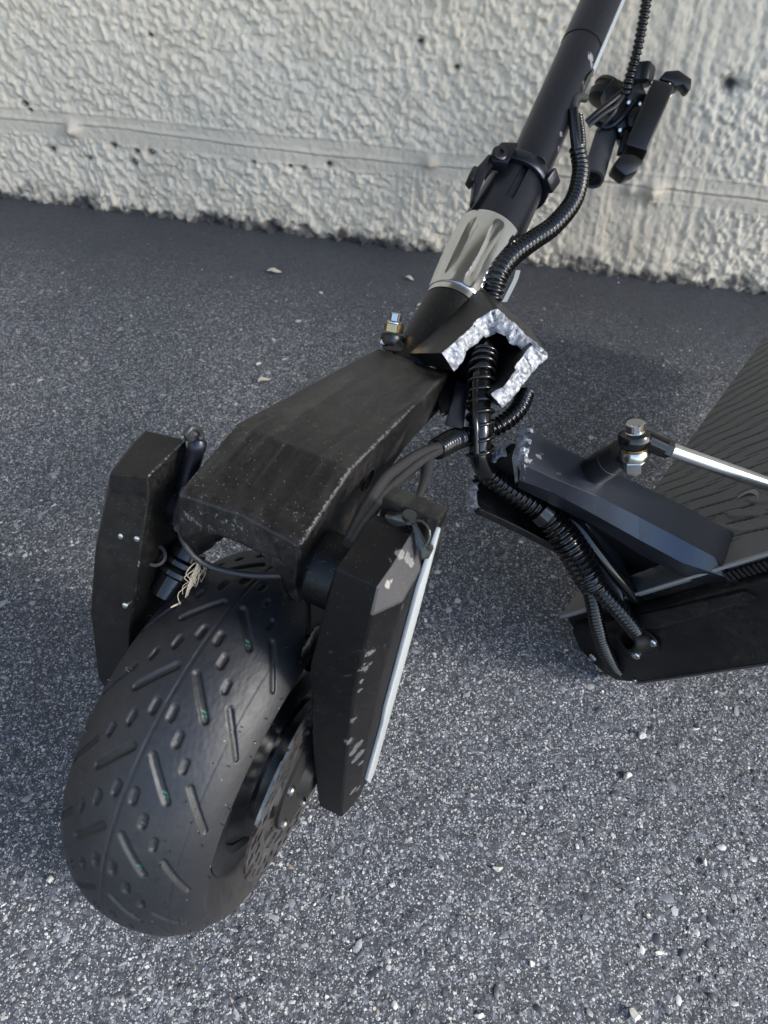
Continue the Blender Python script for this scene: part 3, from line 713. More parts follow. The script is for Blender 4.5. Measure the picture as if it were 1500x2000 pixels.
# ---- steering stem
L0 = at(835, 692, .652); L1 = at(1013, 352, .722)
ld = (L1 - L0); LL = np.linalg.norm(ld); ld /= LL
def lp(py): return at(835 + (692 - py) / (692 - 352) * 178, py, .652 + (692 - py) / 340 * .07)
def zl(py): return (lp(py) - L0) @ ld
head = lathe('head_tube', L0 - ld * .05, ld, [(0, .024), (.03, .027), (.05 + zl(604), .0262), (.05 + zl(603), .020)], M_BLACK, front, sides=48)
zc0, zc1 = zl(602), zl(462)
def flute(z, r, a):
    f = (z - zc0) / (zc1 - zc0); env = np.clip(1 - ((f - .50) / .40) ** 2, 0, 1) ** .6
    c = np.abs(((a * 9 / (2 * np.pi) + .15) % 1) - .5); k = np.clip(1 - c / .24, 0, 1)
    return r - .0042 * env * np.sqrt(k) if r > .02 else np.full(a.shape, r)
prof = [(zc0, .020), (zc0, .0262), (zc0 + .0052, .0266), (zc0 + .0054, .0258), (zc0 + .006, .0258), (zc0 + .0062, .0272)] + \
       [(zc0 + .0065 + (zc1 - zc0 - .008) * f, .0274 + .0042 * math.sin(f * math.pi * .62)) for f in np.linspace(0, 1, 30)] + [(zc1 - .0005, .0312), (zc1, .0295)]
lathe('silver_collar', L0, ld, prof, M_ALU, front, sides=180, fn=flute, smooth=40)
# clamp body with slots
zk0, zk1 = zl(462) , zl(350)
def slots(z, r, a):
    f = (z - zk0) / (zk1 - zk0); c = np.abs(((a * 4 / (2 * np.pi) + SL_PH) % 1) - .5)
    return r - (.0035 if f > .35 else 0) * (c < .075)
SL_PH = .30
clampb = lathe('stem_clamp', L0, ld, [(zk0 + .0004, .0296)] + [(zk0 + (zk1 - zk0) * f, .0302 - .0030 * f) for f in np.linspace(0.01, 1, 24)] + [(zk1 + .001, .023)], M_STEM, front, sides=160, fn=slots, smooth=30)
# upper stem, set off from the lower by the bent joint
U0 = at(1018, 362, .722); U1 = at(1177, 0, .80); ud = U1 - U0; UL = np.linalg.norm(ud); ud /= UL
Useam = (at(1137, 95, .778) - U0) @ ud
stem = lathe('stem_tube', U0 - ud * .02, ud, [(0, .0212), (.02 + Useam, .0216), (.0202 + Useam, .0222)] + [(.021 + Useam, .0222), (UL + .42, .0222)], M_STEM, front, sides=64)
M_STEM2 = worn('scratched_anodised', (.030, .032, .043), .30, .8, dust=.06, specks=.25, grain=.5, scratch=.1, wear_glint_col=(.50, .48, .56),
               wear_glint=[(hit(stem, px, py), r, k) for (px, py, r, k) in ((1154, 112, .008, .95), (1157, 130, .007, .9), (1152, 160, .008, .8), (1141, 168, .008, .9), (1150, 178, .007, .9), (1096, 262, .006, .7), (1091, 290, .005, .8))])
stem.data.materials[0] = M_STEM2
lathe('stem_sleeve_ring', U0 + ud * (Useam - .0015), ud, [(0, .0216), (0, .02235), (.0012, .02235), (.0012, .0216)], M_PLAST, stem, sides=64, cap=False)
# clamp band with its eccentric lever
band_c = L0 + ld * (zk1 - .004)
bd, bx_, by_ = axes(ld); camdir = (EYE - band_c); camdir -= ld * (camdir @ ld); camdir /= np.linalg.norm(camdir); sidev = np.cross(ld, camdir)
lathe('clamp_band', band_c - ld * .006, ld, [(0, .0282), (0, .0318), (.0012, .0326), (.0115, .0326), (.0128, .0318), (.0128, .0225)], M_STEM, clampb, sides=72, cap=False)
def lpt(sv, cv, z): return band_c + sidev * sv + camdir * cv + ld * z
sg_ = 1 if (lpt(.03, 0, 0) - band_c) @ ROT[:, 0] < 0 else -1
ear = prism('clamp_ear', [lpt(sg_ * q, c_, z) for (q, c_, z) in ((.016, .020, -.018), (.030, .016, -.021), (.034, .016, -.010), (.031, .017, .004), (.016, .024, .006))], camdir * .013, M_STEM, clampb, bevel=.002)
lathe('lever_pivot', lpt(sg_ * .0265, .026, -.0105), camdir, [(0, .0078), (.006, .0078), (.0072, .0062), (.0072, .003), (.005, .003)], M_PLAST, clampb, sides=24)
prism('clamp_lever', [lpt(sg_ * q, .014, z) for (q, z) in ((.026, -.014), (.036, -.010), (.0395, -.030), (.0375, -.042), (.034, -.052), (.0295, -.066), (.026, -.068), (.0275, -.050), (.029, -.030))], camdir * .011, M_STEM, clampb, bevel=.0018)
prism('lever_tip', [lpt(sg_ * q, .010, z) for (q, z) in ((.036, -.028), (.0435, -.030), (.0430, -.044), (.036, -.047))], camdir * .014, M_PLAST, clampb, bevel=.002)
# dark half-round notch on the band
nq = band_c + ld * .0062 + (camdir * .93 - sidev * sg_ * .30) * .0295
lathe('band_notch', nq - ld * .0004, ld, [(0, .0066), (.0012, .0066), (.0014, .0055)], M_INNER, clampb, sides=24)
prism('band_lug', [band_c + ld * z - sidev * sg_ * a_ + camdir * c_ for (a_, c_, z) in ((.020, .024, -.007), (.031, .012, -.007), (.033, .016, .007), (.022, .028, .007))], (camdir * .6 - sidev * sg_ * .6) * .006, M_STEM, clampb, bevel=.0015)
# pale reflective strip down the far right side of the stem
sx_ = np.cross(ud, EYE - U1); sx_ /= np.linalg.norm(sx_); sx_ *= np.sign(sx_ @ ROT[:, 0]); cx_ = np.cross(sx_, ud); cx_ *= np.sign(cx_ @ (EYE - U1))
sa = math.radians(24); ra = sx_ * math.cos(sa) + cx_ * math.sin(sa); tang = np.cross(ud, ra)
zz0 = (at(1160, 160, .77) - U0) @ ud
V, F = box_geo(U0 + ud * ((zz0 + UL + .40) / 2) + ra * .0222, ud * ((UL + .40 - zz0) / 2), tang * .0040, ra * .0006)
mk('reflective_strip', V, F, M_WHITE, stem, bevel=.0002)
# torn end of that strip
V = []
for i in range(12):
    for j in range(3):
        a_ = sa + math.radians(8 * (j - 1) * (1 - .05 * i) + 14 * math.sin(i * .5) * i / 12 + 22 * i / 12)
        V.append(U0 + ud * (zz0 - i * .0042) + (sx_ * math.cos(a_) + cx_ * math.sin(a_)) * (.0226 + .0012 * abs(math.sin(i * 1.7 + j))))
mk('torn_strip_end', V, gridf(12, 3), M_CLIP, stem, smooth=60)
# loose pale strip end below the hose
P = [at(1012, 528, .70), at(1006, 548, .69), at(985, 590, .675)]
V, F = loft([[p + s_ * ROT[:, 0] * .0022 + k * ROT[:, 2] * .0005 for (s_, k) in ((-1, -1), (1, -1), (1, 1), (-1, 1))] for p in catmull(P, 10)])
mk('loose_strip_end', V, F, M_WHITE, stem)

# ---- broken neck stub: square tube torn open towards the camera
NT, NR_, NB, NL = at(966, 598, .600), at(1073, 692, .588), at(982, 798, .574), at(865, 690, .583)
BT, BR, BB, BL = at(940, 560, .652), at(1040, 645, .668), at(905, 760, .655), at(798, 690, .622)
def wallpath(T, R_, B, Lf, miss=0):
    """outer polyline L-T-R-B with rounded corners"""
    out = []
    for (p, q, n_) in ((Lf, T, 16), (T, R_, 18), (R_, B, 18)):
        for i in range(n_): out.append(p + (q - p) * i / n_)
    out.append(B); return np.array(out)
of, ob = wallpath(NT, NR_, NB, NL), wallpath(BT, BR, BB, BL)
for k in (16, 34):   # soften corners
    for P in (of, ob):
        P[k] = (P[k - 2] + P[k + 2]) / 4 + P[k] / 2; P[k - 1] = P[k - 1] * .8 + P[k + 1] * .2 * 1 + 0 * P[k]; P[k + 1] = P[k + 1] * .9 + P[k - 1] * .1
cf, cb = (NT + NB) / 2, (BT + BB) / 2
axn = cf - cb; axl = np.linalg.norm(axn); axn /= axl
tn = len(of)
def inward(P, c, tk):
    T = np.gradient(P, axis=0); T /= np.linalg.norm(T, axis=1)[:, None]; I = np.cross(T, axn); I *= np.sign(((c - P) * I).sum(1))[:, None]; return P + I * tk[:, None]
rn = np.array([vnoise(np.array([i * .26]), np.array([1.3]), 121)[0] for i in range(tn)]); rn2 = np.array([vnoise(np.array([i * .17]), np.array([7.3]), 123)[0] for i in range(tn)])
thick = .0125 + .0070 * rn2
of = of + axn * ((rn - .5) * .008)[:, None] + np.c_[rng.normal(0, .00025, (tn, 3))]
inf = inward(of, cf, thick); inb = inward(ob, cb, np.full(tn, .010))
Vn = np.vstack([ob, of - axn * .0006, inf - axn * .0006, inb]); Fn = []
for k in range(tn - 1):
    for r_ in range(3): Fn.append((r_ * tn + k, r_ * tn + k + 1, (r_ + 1) * tn + k + 1, (r_ + 1) * tn + k))
Fn += [(0, tn, 2 * tn, 3 * tn), (tn - 1, 4 * tn - 1, 3 * tn - 1, 2 * tn - 1)]
neck = mk('neck_stub', Vn, Fn, M_CROWN, front, smooth=40)
def crumble(name, A, B, out, parent, nw=9, amp=.004, seed=0, over=.0006, rounded=.003):
    """torn face between two edges: bulged, dimpled and ragged"""
    A, B = np.asarray(A), np.asarray(B); n_ = len(A); V = []
    for i in range(n_):
        for j in range(nw):
            f = j / (nw - 1); p = A[i] + (B[i] - A[i]) * f
            e = min(f, 1 - f) * 2
            h = (fbm(np.array([i * .17]), np.array([f * 2.2]), 131 + seed, 5)[0] - .42) * amp * 2 * min(1, e * 3) + rounded * math.sqrt(max(0, e)) * .8
            jit = (vnoise(np.array([i * .5]), np.array([f * 4.1]), 141 + seed)[0] - .5) * .0009
            V.append(p + out * (h + over * 0) + (B[i] - A[i]) / max(1e-6, np.linalg.norm(B[i] - A[i])) * jit)
    return mk(name, V, gridf(n_, nw), M_FRAC, parent, smooth=26)
def dens(P, k):
    P = np.asarray(P); s = np.r_[0, np.cumsum(np.linalg.norm(np.diff(P, axis=0), axis=1))]; u = np.linspace(0, s[-1], k); return np.c_[[np.interp(u, s, P[:, j]) for j in range(3)]].T
kk = 230
oo = dens(of, kk); ii = inf[np.clip(np.round(np.interp(np.linspace(0, 1, kk), np.linspace(0, 1, tn), np.arange(tn))).astype(int), 0, tn - 1)]
ii = np.array([np.interp(np.linspace(0, tn - 1, kk), np.arange(tn), inf[:, j]) for j in range(3)]).T
oo = np.array([np.interp(np.linspace(0, tn - 1, kk), np.arange(tn), of[:, j]) for j in range(3)]).T
crumble('fracture_face', oo - axn * .0004, ii - axn * .0004, axn, neck, nw=16, amp=.0030, rounded=.0014)
# dark web that closes the tube on the head tube, and the gusset below it
mk('neck_web', *loft([[BT, BR, BB, BL], [p - axn * .012 for p in (BT, BR, BB, BL)]]), M_INNER, neck)
lathe('lower_head_cup', L0 - ld * .012, -ld, [(0, .0275), (.012, .0280), (.022, .0255), (.040, .0235), (.060, .020)], M_BLACK, front, sides=40)
prism('head_gusset', [at(892, 742, .610), at(917, 752, .606), at(905, 838, .575), at(868, 832, .575)], (at(905, 800, .66) - at(905, 800, .61)), M_BLUE, front, bevel=.002)
prism('head_block', [at(812, 700, .64), at(900, 700, .64), at(905, 790, .61), at(862, 818, .58), at(845, 745, .615)], (at(850, 740, .68) - at(850, 740, .62)), M_BLACK, front, bevel=.003)
# damper bolt standing on a bracket behind the crown
bq = at(764, 668, .640); bdv = at(773, 618, .633) - bq; bdv /= np.linalg.norm(bdv)
prism('damper_bracket', [at(742, 655, .64), at(770, 655, .635), at(790, 672, .628), at(790, 690, .625), at(748, 684, .64)], np.array([.004, .012, -.010]), M_PLAST, front, bevel=.0015)
lathe('damper_eye', bq - bdv * .002, bdv, [(0, .0090), (.002, .0098), (.007, .0098), (.009, .0088)], M_PLAST, front, sides=28)
hexp('lock_nut', bq + bdv * .0085, bdv, .0088, .0075, M_GOLD, front)
lathe('washer', bq + bdv * .0162, bdv, [(0, .0078), (.0012, .0078)], M_STEEL, front, sides=28)
hexp('stud_end', bq + bdv * .0175, bdv, .0050, .0072, M_STEEL, front)
lathe('bracket_screw', at(750, 668, .637), at(750, 668, .6) - at(750, 668, .637), [(0, .0034), (.002, .0034), (.003, .002)], M_STEEL, front, sides=14)

# ================================================================== REAR HALF
deck = thing('broken_scooter_deck', 'broken-off scooter deck with ribbed mat lying on its edge at the right', 'scooter deck', D(.1, .2, -.04) * np.array([1, 1, 0]))
DWX, DLY = .29, .60
poly = [(.0, -.006), (DWX, -.006), (DWX, -.090), (.022, -.0895), (.004, -.083), (-.008, -.066), (-.012, -.040), (-.006, -.016)]
V, F = loft([[D(x, .004, z) for (x, z) in poly], [D(x, DLY, z) for (x, z) in poly]]); mk('deck_body', V, F, M_DECKB, deck, bevel=.0015)
V, F = loft([[D(x, -.006, z) for (x, z) in [(.004, -.018), (DWX, -.018), (DWX, -.092), (.024, -.0915), (.0, -.085), (-.008, -.07), (-.010, -.04)]],
             [D(x, .0036, z) for (x, z) in [(.004, -.014), (DWX, -.014), (DWX, -.092), (.024, -.0915), (.0, -.085), (-.008, -.07), (-.010, -.04)]]])
plate = mk('front_plate', V, F, M_DECKB, deck, bevel=.0012)
prism('plate_edge', [D(.022, -.0075, -.0925), D(DWX, -.0075, -.0930), D(DWX, -.0060, -.0945), D(.022, -.0060, -.0940)], DE2 * .004, M_TRIM, plate, bevel=.0002)
# ribbed standing mat
mx = np.arange(0, DWX + .001, .0013); my = np.arange(0, DLY, .00125); MX, MY = np.meshgrid(mx, my, indexing='ij')
g = np.zeros(MX.shape)
ang = math.atan2(-.30, 1.0)
uu = MX * math.cos(ang) + MY * math.sin(ang) * 1.0; vv = -MX * math.sin(ang) + MY * math.cos(ang)
sp_ = .0150; row = np.floor(vv / sp_); fv = vv / sp_ - row
for dr in (-1, 0, 1):
    rw = row + dr; sh = ((rw * .37) % 1); Ls = .092
    q = ((uu / Ls + sh) % 1); cx0 = (q - .5) * Ls
    bow = (q - .5) * sp_ * 1.15 + .0014 * np.sin(q * 2 * np.pi)
    dv = (fv - dr - .5) * sp_ - bow; taper = np.clip(1 - np.abs(2 * q - 1) ** 3, 0, 1)
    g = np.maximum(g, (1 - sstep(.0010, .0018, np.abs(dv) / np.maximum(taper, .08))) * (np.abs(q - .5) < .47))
# bold slashes of the moulded emblem near the front
emb = np.zeros(MX.shape)
for (x0, y0, x1, y1, wd) in ((.150, .072, .205, .040, .004), (.165, .082, .222, .050, .005), (.182, .092, .240, .060, .005), (.135, .060, .185, .030, .004), (.20, .098, .262, .070, .004), (.10, .040, .150, .018, .004), (.07, .036, .118, .012, .0035)):
    L2 = (x1 - x0) ** 2 + (y1 - y0) ** 2; t = np.clip(((MX - x0) * (x1 - x0) + (MY - y0) * (y1 - y0)) / L2, 0, 1)
    ds = np.hypot(MX - x0 - t * (x1 - x0), MY - y0 - t * (y1 - y0)); wv = wd * np.clip(np.minimum(t * 4, (1 - t) * 1.6), .12, 1)
    emb = np.maximum(emb, 1 - sstep(wv - .0005, wv + .0006, ds))
zone = sstep(.028, .034, MY) * (1 - emb) * (1 - .0 * MX); g = g * zone
mz = -.0006 - .0017 * g + .0014 * emb
V = np.stack([MX, MY, mz], -1); V = DA + V[..., :1] * DE1 + V[..., 1:2] * DE2 + V[..., 2:] * DN
def mat_mat():
    m, nt, p = base_mat('ribbed_rubber_mat', (.05, .05, .05), .6)
    a = nt.nodes.new('ShaderNodeAttribute'); a.attribute_name = 'pat'; sx = nt.nodes.new('ShaderNodeSeparateColor'); L(nt, a.outputs['Color'], sx.inputs[0])
    P = pos(nt); n1 = noise(nt, P, 40, 5, .6); n2 = noise(nt, P, 900, 3)
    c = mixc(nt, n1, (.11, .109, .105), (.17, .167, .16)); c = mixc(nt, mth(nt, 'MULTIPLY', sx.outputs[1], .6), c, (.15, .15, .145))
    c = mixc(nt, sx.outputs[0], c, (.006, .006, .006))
    L(nt, c, p.inputs['Base Color']); bump(nt, p, n2, .3, .0005); return m
M_MAT = mat_mat()
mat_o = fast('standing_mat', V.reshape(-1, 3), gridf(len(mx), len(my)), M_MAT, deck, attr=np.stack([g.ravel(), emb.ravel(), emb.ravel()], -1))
V, F = box_geo(D(DWX / 2, DLY / 2, -.0042), DE1 * DWX / 2, DE2 * DLY / 2, DN * .0017); mk('mat_base', V, F, M_MAT, mat_o)
# white-grey swoosh of the emblem
P = catmull([D(.172, .098, .0012), D(.185, .099, .0014), D(.197, .089, .0014), D(.203, .077, .0010)], 16); V = []
for i, p in enumerate(P):
    wv = .0028 * math.sin(math.pi * min(1, (i + 1.5) / 16)); V += [p - DE2 * wv, p + DE2 * wv]
V2 = [v - DN * .0012 for v in V]
mk('emblem_stroke', V + V2, [(2 * i, 2 * i + 1, 2 * i + 3, 2 * i + 2) for i in range(15)] + [(32 + 2 * i, 32 + 2 * i + 2, 32 + 2 * i + 3, 32 + 2 * i + 1) for i in range(15)], M_TRIM, mat_o)
# front trim with a comb under it
V, F = box_geo(D(DWX / 2, -.0016, -.0014), DE1 * DWX / 2, DE2 * .0015, DN * .0014); trim = mk('front_trim', V, F, M_TRIM, deck, bevel=.0006)
gs = [box_geo(D(.205 + k * .0045, -.0036, -.0085), DE1 * .0014, DE2 * .0016, DN * .0040) for k in range(18)]
mk('comb_strip', *merge(*gs), M_PLAST, trim)
# neck beam: two side plates, a back wall, an open front where the cables enter
def plate_beam(name, xs, pts_b, pts_f, tk, mat, label=None):
    """pts_b / pts_f: (y,z) rows of the back and front edge from the torn end to the deck; xs: across position per row"""
    loops = []
    for x, (yb, zb), (yf, zf) in zip(xs, pts_b, pts_f):
        ch = .010; dy, dz = (yf - yb), (zf - zb); q = math.hypot(dy, dz); ny, nz = dy / q, dz / q
        sgx = 1 if tk > 0 else -1
        loops.append([D(x, yb, zb), D(x, yf, zf), D(x - sgx * .013, yf + ny * .011, zf + nz * .011), D(x - sgx * .020, yf + ny * .008, zf + nz * .008), D(x - tk, yf - ny * .001, zf - nz * .001), D(x - tk, yb, zb)])
    loops2 = []
    n_ = 30; idx = np.linspace(0, len(loops) - 1, n_); A3 = np.array(loops)
    for k in range(A3.shape[1]): pass
    C = [catmull(A3[:, k], n_) for k in range(A3.shape[1])]
    loops2 = [[C[k][i] for k in range(A3.shape[1])] for i in range(n_)]
    V, F = loft(loops2); return mk(name, V, F, mat, deck, label, smooth=24, bevel=.0012, bang=24), loops2
rows = [((1035, 840, .166), (1018, 905, .166), (1014, 938, .155), (1011, 952, .135)), ((1080, 864, .167), (1080, 934, .167), (1080, 962, .156), (1080, 987, .136)),
        ((1160, 905, .169), (1164, 968, .170), (1164, 1007, .160), (1164, 1028, .140)), ((1248, 945, .174), (1248, 1010, .178), (1248, 1054, .169), (1248, 1082, .149)),
        ((1345, 993, .184), (1332, 1054, .191), (1332, 1099, .185), (1346, 1133, .168)), ((1420, 1034, .193), (1396, 1088, .203), (1416, 1127, .200), (1424, 1146, .190)), ((1440, 1044, .1955), (1410, 1106, .2065), (1458, 1147, .2120), (1460, 1151, .2110))]
loops = []
for row in rows:
    b0, r0_, l0_, d0_ = (on_x(*k) for k in row)
    loops.append([b0, r0_, l0_, d0_, r0_ * .5 + b0 * .5 - DE1 * .010 + (r0_ - b0) * .25, b0 - DE1 * .010])
C = np.array(loops); rl = [[np.array([np.interp(t, np.arange(len(loops)), C[:, k, j]) for j in range(3)]) for k in range(6)] for t in np.linspace(0, len(loops) - 1, 25)]
V, F = loft(rl); rp = mk('neck_plate', V, F, M_BLUE, deck, 'blue grey neck side plate facing up', smooth=7, bevel=.0008, seg=1, bang=12)
lp_, ll = plate_beam('neck_plate', (.088, .087, .082, .074, .062, .056), [(-.022, .168), (-.008, .135), (.010, .085), (.030, .040), (.044, .006), (.048, -.004)],
                    [(-.050, .152), (-.032, .112), (-.010, .062), (.006, .020), (.004, -.006), (.003, -.014)], -.010, M_BLACK, 'black neck side plate facing the ground')
# back wall of the tube (ends above the deck, leaving a window to the mat)
loops = []
for f in np.linspace(0, 1, 14):
    yb = np.interp(f, [0, .4, 1], [-.036, -.012, .022]); zb = np.interp(f, [0, .4, 1], [.166, .110, .003])
    xr = .151 + .030 * f; xl = .096 - .030 * f
    loops.append([D(xl, yb, zb), D(xr, yb + .006, zb), D(xr, yb + .014, zb + .004), D(xl, yb + .008, zb + .004)])
V, F = loft(loops); mk('neck_back_wall', V, F, M_BLACK, deck, smooth=30)
# slanting inner rib beside the window
prism('inner_rib', [D(.112, -.006, .085), D(.125, .004, .100), D(.120, .002, .070), D(.100, -.003, .006), D(.088, -.010, -.016), D(.082, -.014, -.010)], DE2 * .018, M_BLUE, deck, bevel=.0015)
# weld fillet pads of the neck on the plate
prism('neck_foot', [D(.050, -.010, -.016), D(.125, -.009, -.019), D(.212, -.010, -.021), D(.216, -.010, -.030), D(.120, -.010, -.036), D(.052, -.010, -.030)], DE2 * .008, M_DECKB, deck, bevel=.002)
# torn ends
r0 = rl[0]; l0 = ll[0]
def torn(name, A, B, dirv, parent, n_=40, amp=.006, seed=3, nw=10):
    A = dens(np.array(A), n_); B = dens(np.array(B), n_)
    A = A + dirv * np.array([(vnoise(np.array([i * .35]), np.array([2.]), 151 + seed)[0] - .2) * amp for i in range(n_)])[:, None]
    B = B + dirv * np.array([(vnoise(np.array([i * .3]), np.array([5.]), 157 + seed)[0] - .3) * amp for i in range(n_)])[:, None]
    return crumble(name, A, B, dirv, parent, nw=nw, amp=amp * .7, seed=seed, rounded=.003)
tdir = (D(-.0, -.03, .2) - D(0, .0, .10)); tdir /= np.linalg.norm(tdir)
r1 = rl[1]; lipd = tdir * .55 + DE1 * .75; lipd /= np.linalg.norm(lipd)
torn('fracture_face', [r1[0] * .8 + r0[0] * .2 - DE1 * .0012, r1[1] * .7 + r0[1] * .3 - DE1 * .0010, r1[2] * .6 + r0[2] * .4], [r0[5] - DE1 * .002 + tdir * .003, r0[4] - DE1 * .002 + tdir * .003, r0[3] + tdir * .002], lipd, rp, 60, .0050, 3, nw=14)
torn('fracture_face', [l0[0] - DE1 * .0006, l0[1] - DE1 * .0006, l0[2]], [l0[5] + DE1 * .004, l0[4] + DE1 * .004, l0[3]], tdir, lp_, 46, .0055, 8)
bw = loops[0]; torn('fracture_face', [bw[0] - DE2 * .003, bw[1] - DE2 * .003], [bw[3] + DE2 * .002, bw[2] + DE2 * .002], tdir, lp_, 40, .0055, 12)
# cable gland with screws on the front plate
gq = D(.078, -.008, -.041)
gd = -DE2 * .8 + DN * .55; gd /= np.linalg.norm(gd)
lathe('cable_gland', gq - gd * .008, gd, [(0, .0135), (.012, .0130), (.019, .0120), (.021, .0105), (.021, .0080), (.010, .0080)], M_DECKB, plate, sides=36)
prism('gland_flange', [D(.072 + .017 * math.cos(a_) + (.006 if math.cos(a_) > .3 else 0), -.0068, -.044 + .018 * math.sin(a_)) for a_ in np.linspace(0, 2 * math.pi, 20, endpoint=False)], -DE2 * .0018, M_DECKB, plate, bevel=.0006)
for (x, z) in ((.0905, -.0475), (.0595, -.0575)):
    lathe('flange_screw', D(x, -.0085, z), -DE2, [(0, .0046), (.0024, .0044), (.0034, .0034), (.0034, .0018), (.0022, .0016)], M_STEEL, plate, sides=16)
lathe('flange_screw', D(.000, -.0065, -.052), -DE2 + DE1 * -.3, [(0, .0046), (.0022, .0042), (.003, .003)], M_STEEL, plate, sides=16)
lathe('flange_screw', D(.026, -.0065, -.088), -DE2, [(0, .0022), (.0012, .0020), (.002, .001)], M_STEEL, plate, sides=12)
# stub and ball joint of the steering damper
s0 = on_x(1158, 922, .166); s1 = at(1216, 884, .548)
lathe('damper_mount', s0, s1 - s0, [(-.002, .0118), (.001, .0122), (np.linalg.norm(s1 - s0) * .62, .0118), (np.linalg.norm(s1 - s0) * .63, .0112), (np.linalg.norm(s1 - s0), .0105)], M_PLAST, deck, sides=36)
jc = at(1240, 856, .530); jd = at(1241, 820, .522) - at(1240, 895, .538); jd /= np.linalg.norm(jd)
lathe('ball_joint', jc - jd * .0055, jd, [(0, .0075), (.0012, .0108), (.004, .0122), (.007, .0122), (.010, .0108), (.0112, .0070)], M_HOSE, deck, sides=36)
lathe('joint_bolt_head', jc + jd * .0055, jd, [(0, .0072), (.0008, .0066), (.0064, .0066), (.0072, .0058)], M_STEEL, deck, sides=40, fn=lambda z, r, a: r * (1 + .03 * np.sign(np.sin(a * 20))) if r > .006 and z > .001 else np.full(a.shape, r), smooth=25)
lathe('bronze_washer', jc - jd * .0075, jd, [(0, .0088), (.0004, .0098), (.0016, .0098), (.002, .0085)], M_GOLD, deck, sides=36)
lathe('spacer', jc - jd * .0165, jd, [(0, .0080), (.001, .0102), (.005, .0106), (.0080, .0092), (.0090, .0074)], M_STEEL, deck, sides=36)
hexp('lock_nut', jc - jd * .0255, jd, .0098, .0092, M_STEEL, deck, bevel=.001)
lathe('stud_end', jc - jd * .0292, jd, [(0, .0035), (.0006, .0044), (.004, .0046)], M_STEEL, deck, sides=20)
rA, rB = at(1262, 858, .530), at(1297, 874, .531); rC = at(1580, 974, .548)
tube('rod_neck', [at(1246, 856, .530), rA, rB], .0074, M_HOSE, deck, n=10, sides=20)
lathe('rod_end', at(1284, 868, .531), rB - rA, [(0, .0062), (.003, .0070), (.010, .0070), (.011, .0060)], M_PLAST, deck, sides=6)
tube('damper_rod', [rB, rC], .0053, M_ROD, deck, n=4, sides=28)

# ================================================================== CABLES
def cable(name, label, base, cat='cable'): return thing(name, label, cat, base)
# hose down the stem into the neck
hs = cable('cable_hose', 'black corrugated hose curving down beside the leaning stem into the broken neck', at(1130, 300, .735))
tube('corrugated_hose', np.c_[[at(1128, 292, .738), at(1134, 335, .733), at(1120, 392, .718), at(1082, 440, .700), at(1040, 470, .684), at(1000, 500, .670), at(974, 535, .660), at(961, 580, .660), at(945, 640, .672)],
     [.0084, .0088, .0092, .0094, .0096, .0098, .0100, .0098, .0090]], .009, M_HOSE, hs, pitch=.0054, depth=.20, sides=20)
tube('inner_cable', [at(1143, 192, .752), at(1128, 190, .742), at(1121, 204, .738), at(1123, 245, .737), at(1127, 300, .737)], .0042, M_CABLE, hs, sides=12)
tube('cable_sleeve', [at(1119, 214, .733), at(1121, 240, .733), at(1124, 272, .734), at(1127, 296, .736)], .0052, M_HOSE, hs, sides=12)
tube('narrow_hose', [at(1130, 226, .744), at(1135, 262, .741), at(1136, 300, .738)], .0046, M_HOSE, hs, pitch=.0030, sides=12)
# main harness from the neck into the deck
hn = cable('wiring_harness', 'thick black wiring harness bridging the torn neck and the deck', at(940, 800, .585))
tube('wrapped_bundle', [(*at(952, 650, .640), .0075), (*at(945, 690, .605), .0080), (*at(940, 730, .592), .0080), (*at(938, 790, .585), .0084), (*at(938, 840, .583), .0090), (*at(938, 890, .588), .0088), (*at(950, 920, .598), .0085)], .008, M_HOSE, hn, sides=18)
tube('side_wire', [at(940, 690, .598), at(930, 735, .584), at(928, 790, .577), at(929, 835, .574), at(931, 885, .579)], .0030, M_HOSE, hn, sides=10)
bp = catmull([at(946, 690, .605), at(940, 730, .592), at(938, 790, .585), at(938, 840, .583), at(938, 890, .588)], 400)
T, X, Y = frames(bp); turns = 13
for (lo, hi, tn_) in ((0, 395, 11.0),):
    idx = np.arange(lo, hi); w_ = (idx - lo) / (hi - lo); a_ = 2 * np.pi * tn_ * (w_ ** .8)
    sp3 = bp[idx] + .0103 * (np.cos(a_)[:, None] * X[idx] + np.sin(a_)[:, None] * Y[idx])
    V, F = tube_geo(sp3[::2], .0016, sides=7, n=300); mk('spiral_wrap', V, F, M_HOSE, hn, smooth=60)
tube('corrugated_hose', np.c_[[at(936, 884, .590), at(952, 918, .600), at(985, 948, .606), at(1030, 978, .610), at(1062, 1000, .612)], [.0092, .0100, .0104, .0108, .0108]], .0105, M_HOSE, hn, pitch=.0050, depth=.20, sides=18)
lathe('hose_joint', at(1052, 993, .6105), at(1085, 1022, .613) - at(1052, 993, .6105), [(0, .0100), (.001, .0122), (.010, .0122), (.011, .0100)], M_HOSE, hn, sides=26)
tube('corrugated_hose', np.c_[[at(1072, 1012, .612), at(1098, 1045, .613), at(1125, 1085, .615), at(1148, 1125, .618), at(1160, 1148, .622)], [.0116, .0128, .0132, .0128, .0112]], .0125, M_HOSE, hn, pitch=.0050, depth=.19, sides=18)
tube('branch_hose', np.c_[[at(1150, 1122, .614), at(1180, 1160, .622), at(1212, 1195, .632), at(1234, 1222, .645), at(1246, 1242, .662)], [.0078, .0080, .0080, .0078, .0070]], .0078, M_HOSE, hn, pitch=.0048, depth=.22, sides=16)
tube('branch_hose', np.c_[[at(1142, 1125, .620), at(1156, 1165, .632), at(1165, 1215, .655), at(1178, 1262, .685), at(1196, 1300, .712), at(1206, 1312, .722)], [.0070, .0070, .0070, .0070, .0066, .0060]], .007, M_HOSE, hn, pitch=.0046, depth=.22, sides=16)
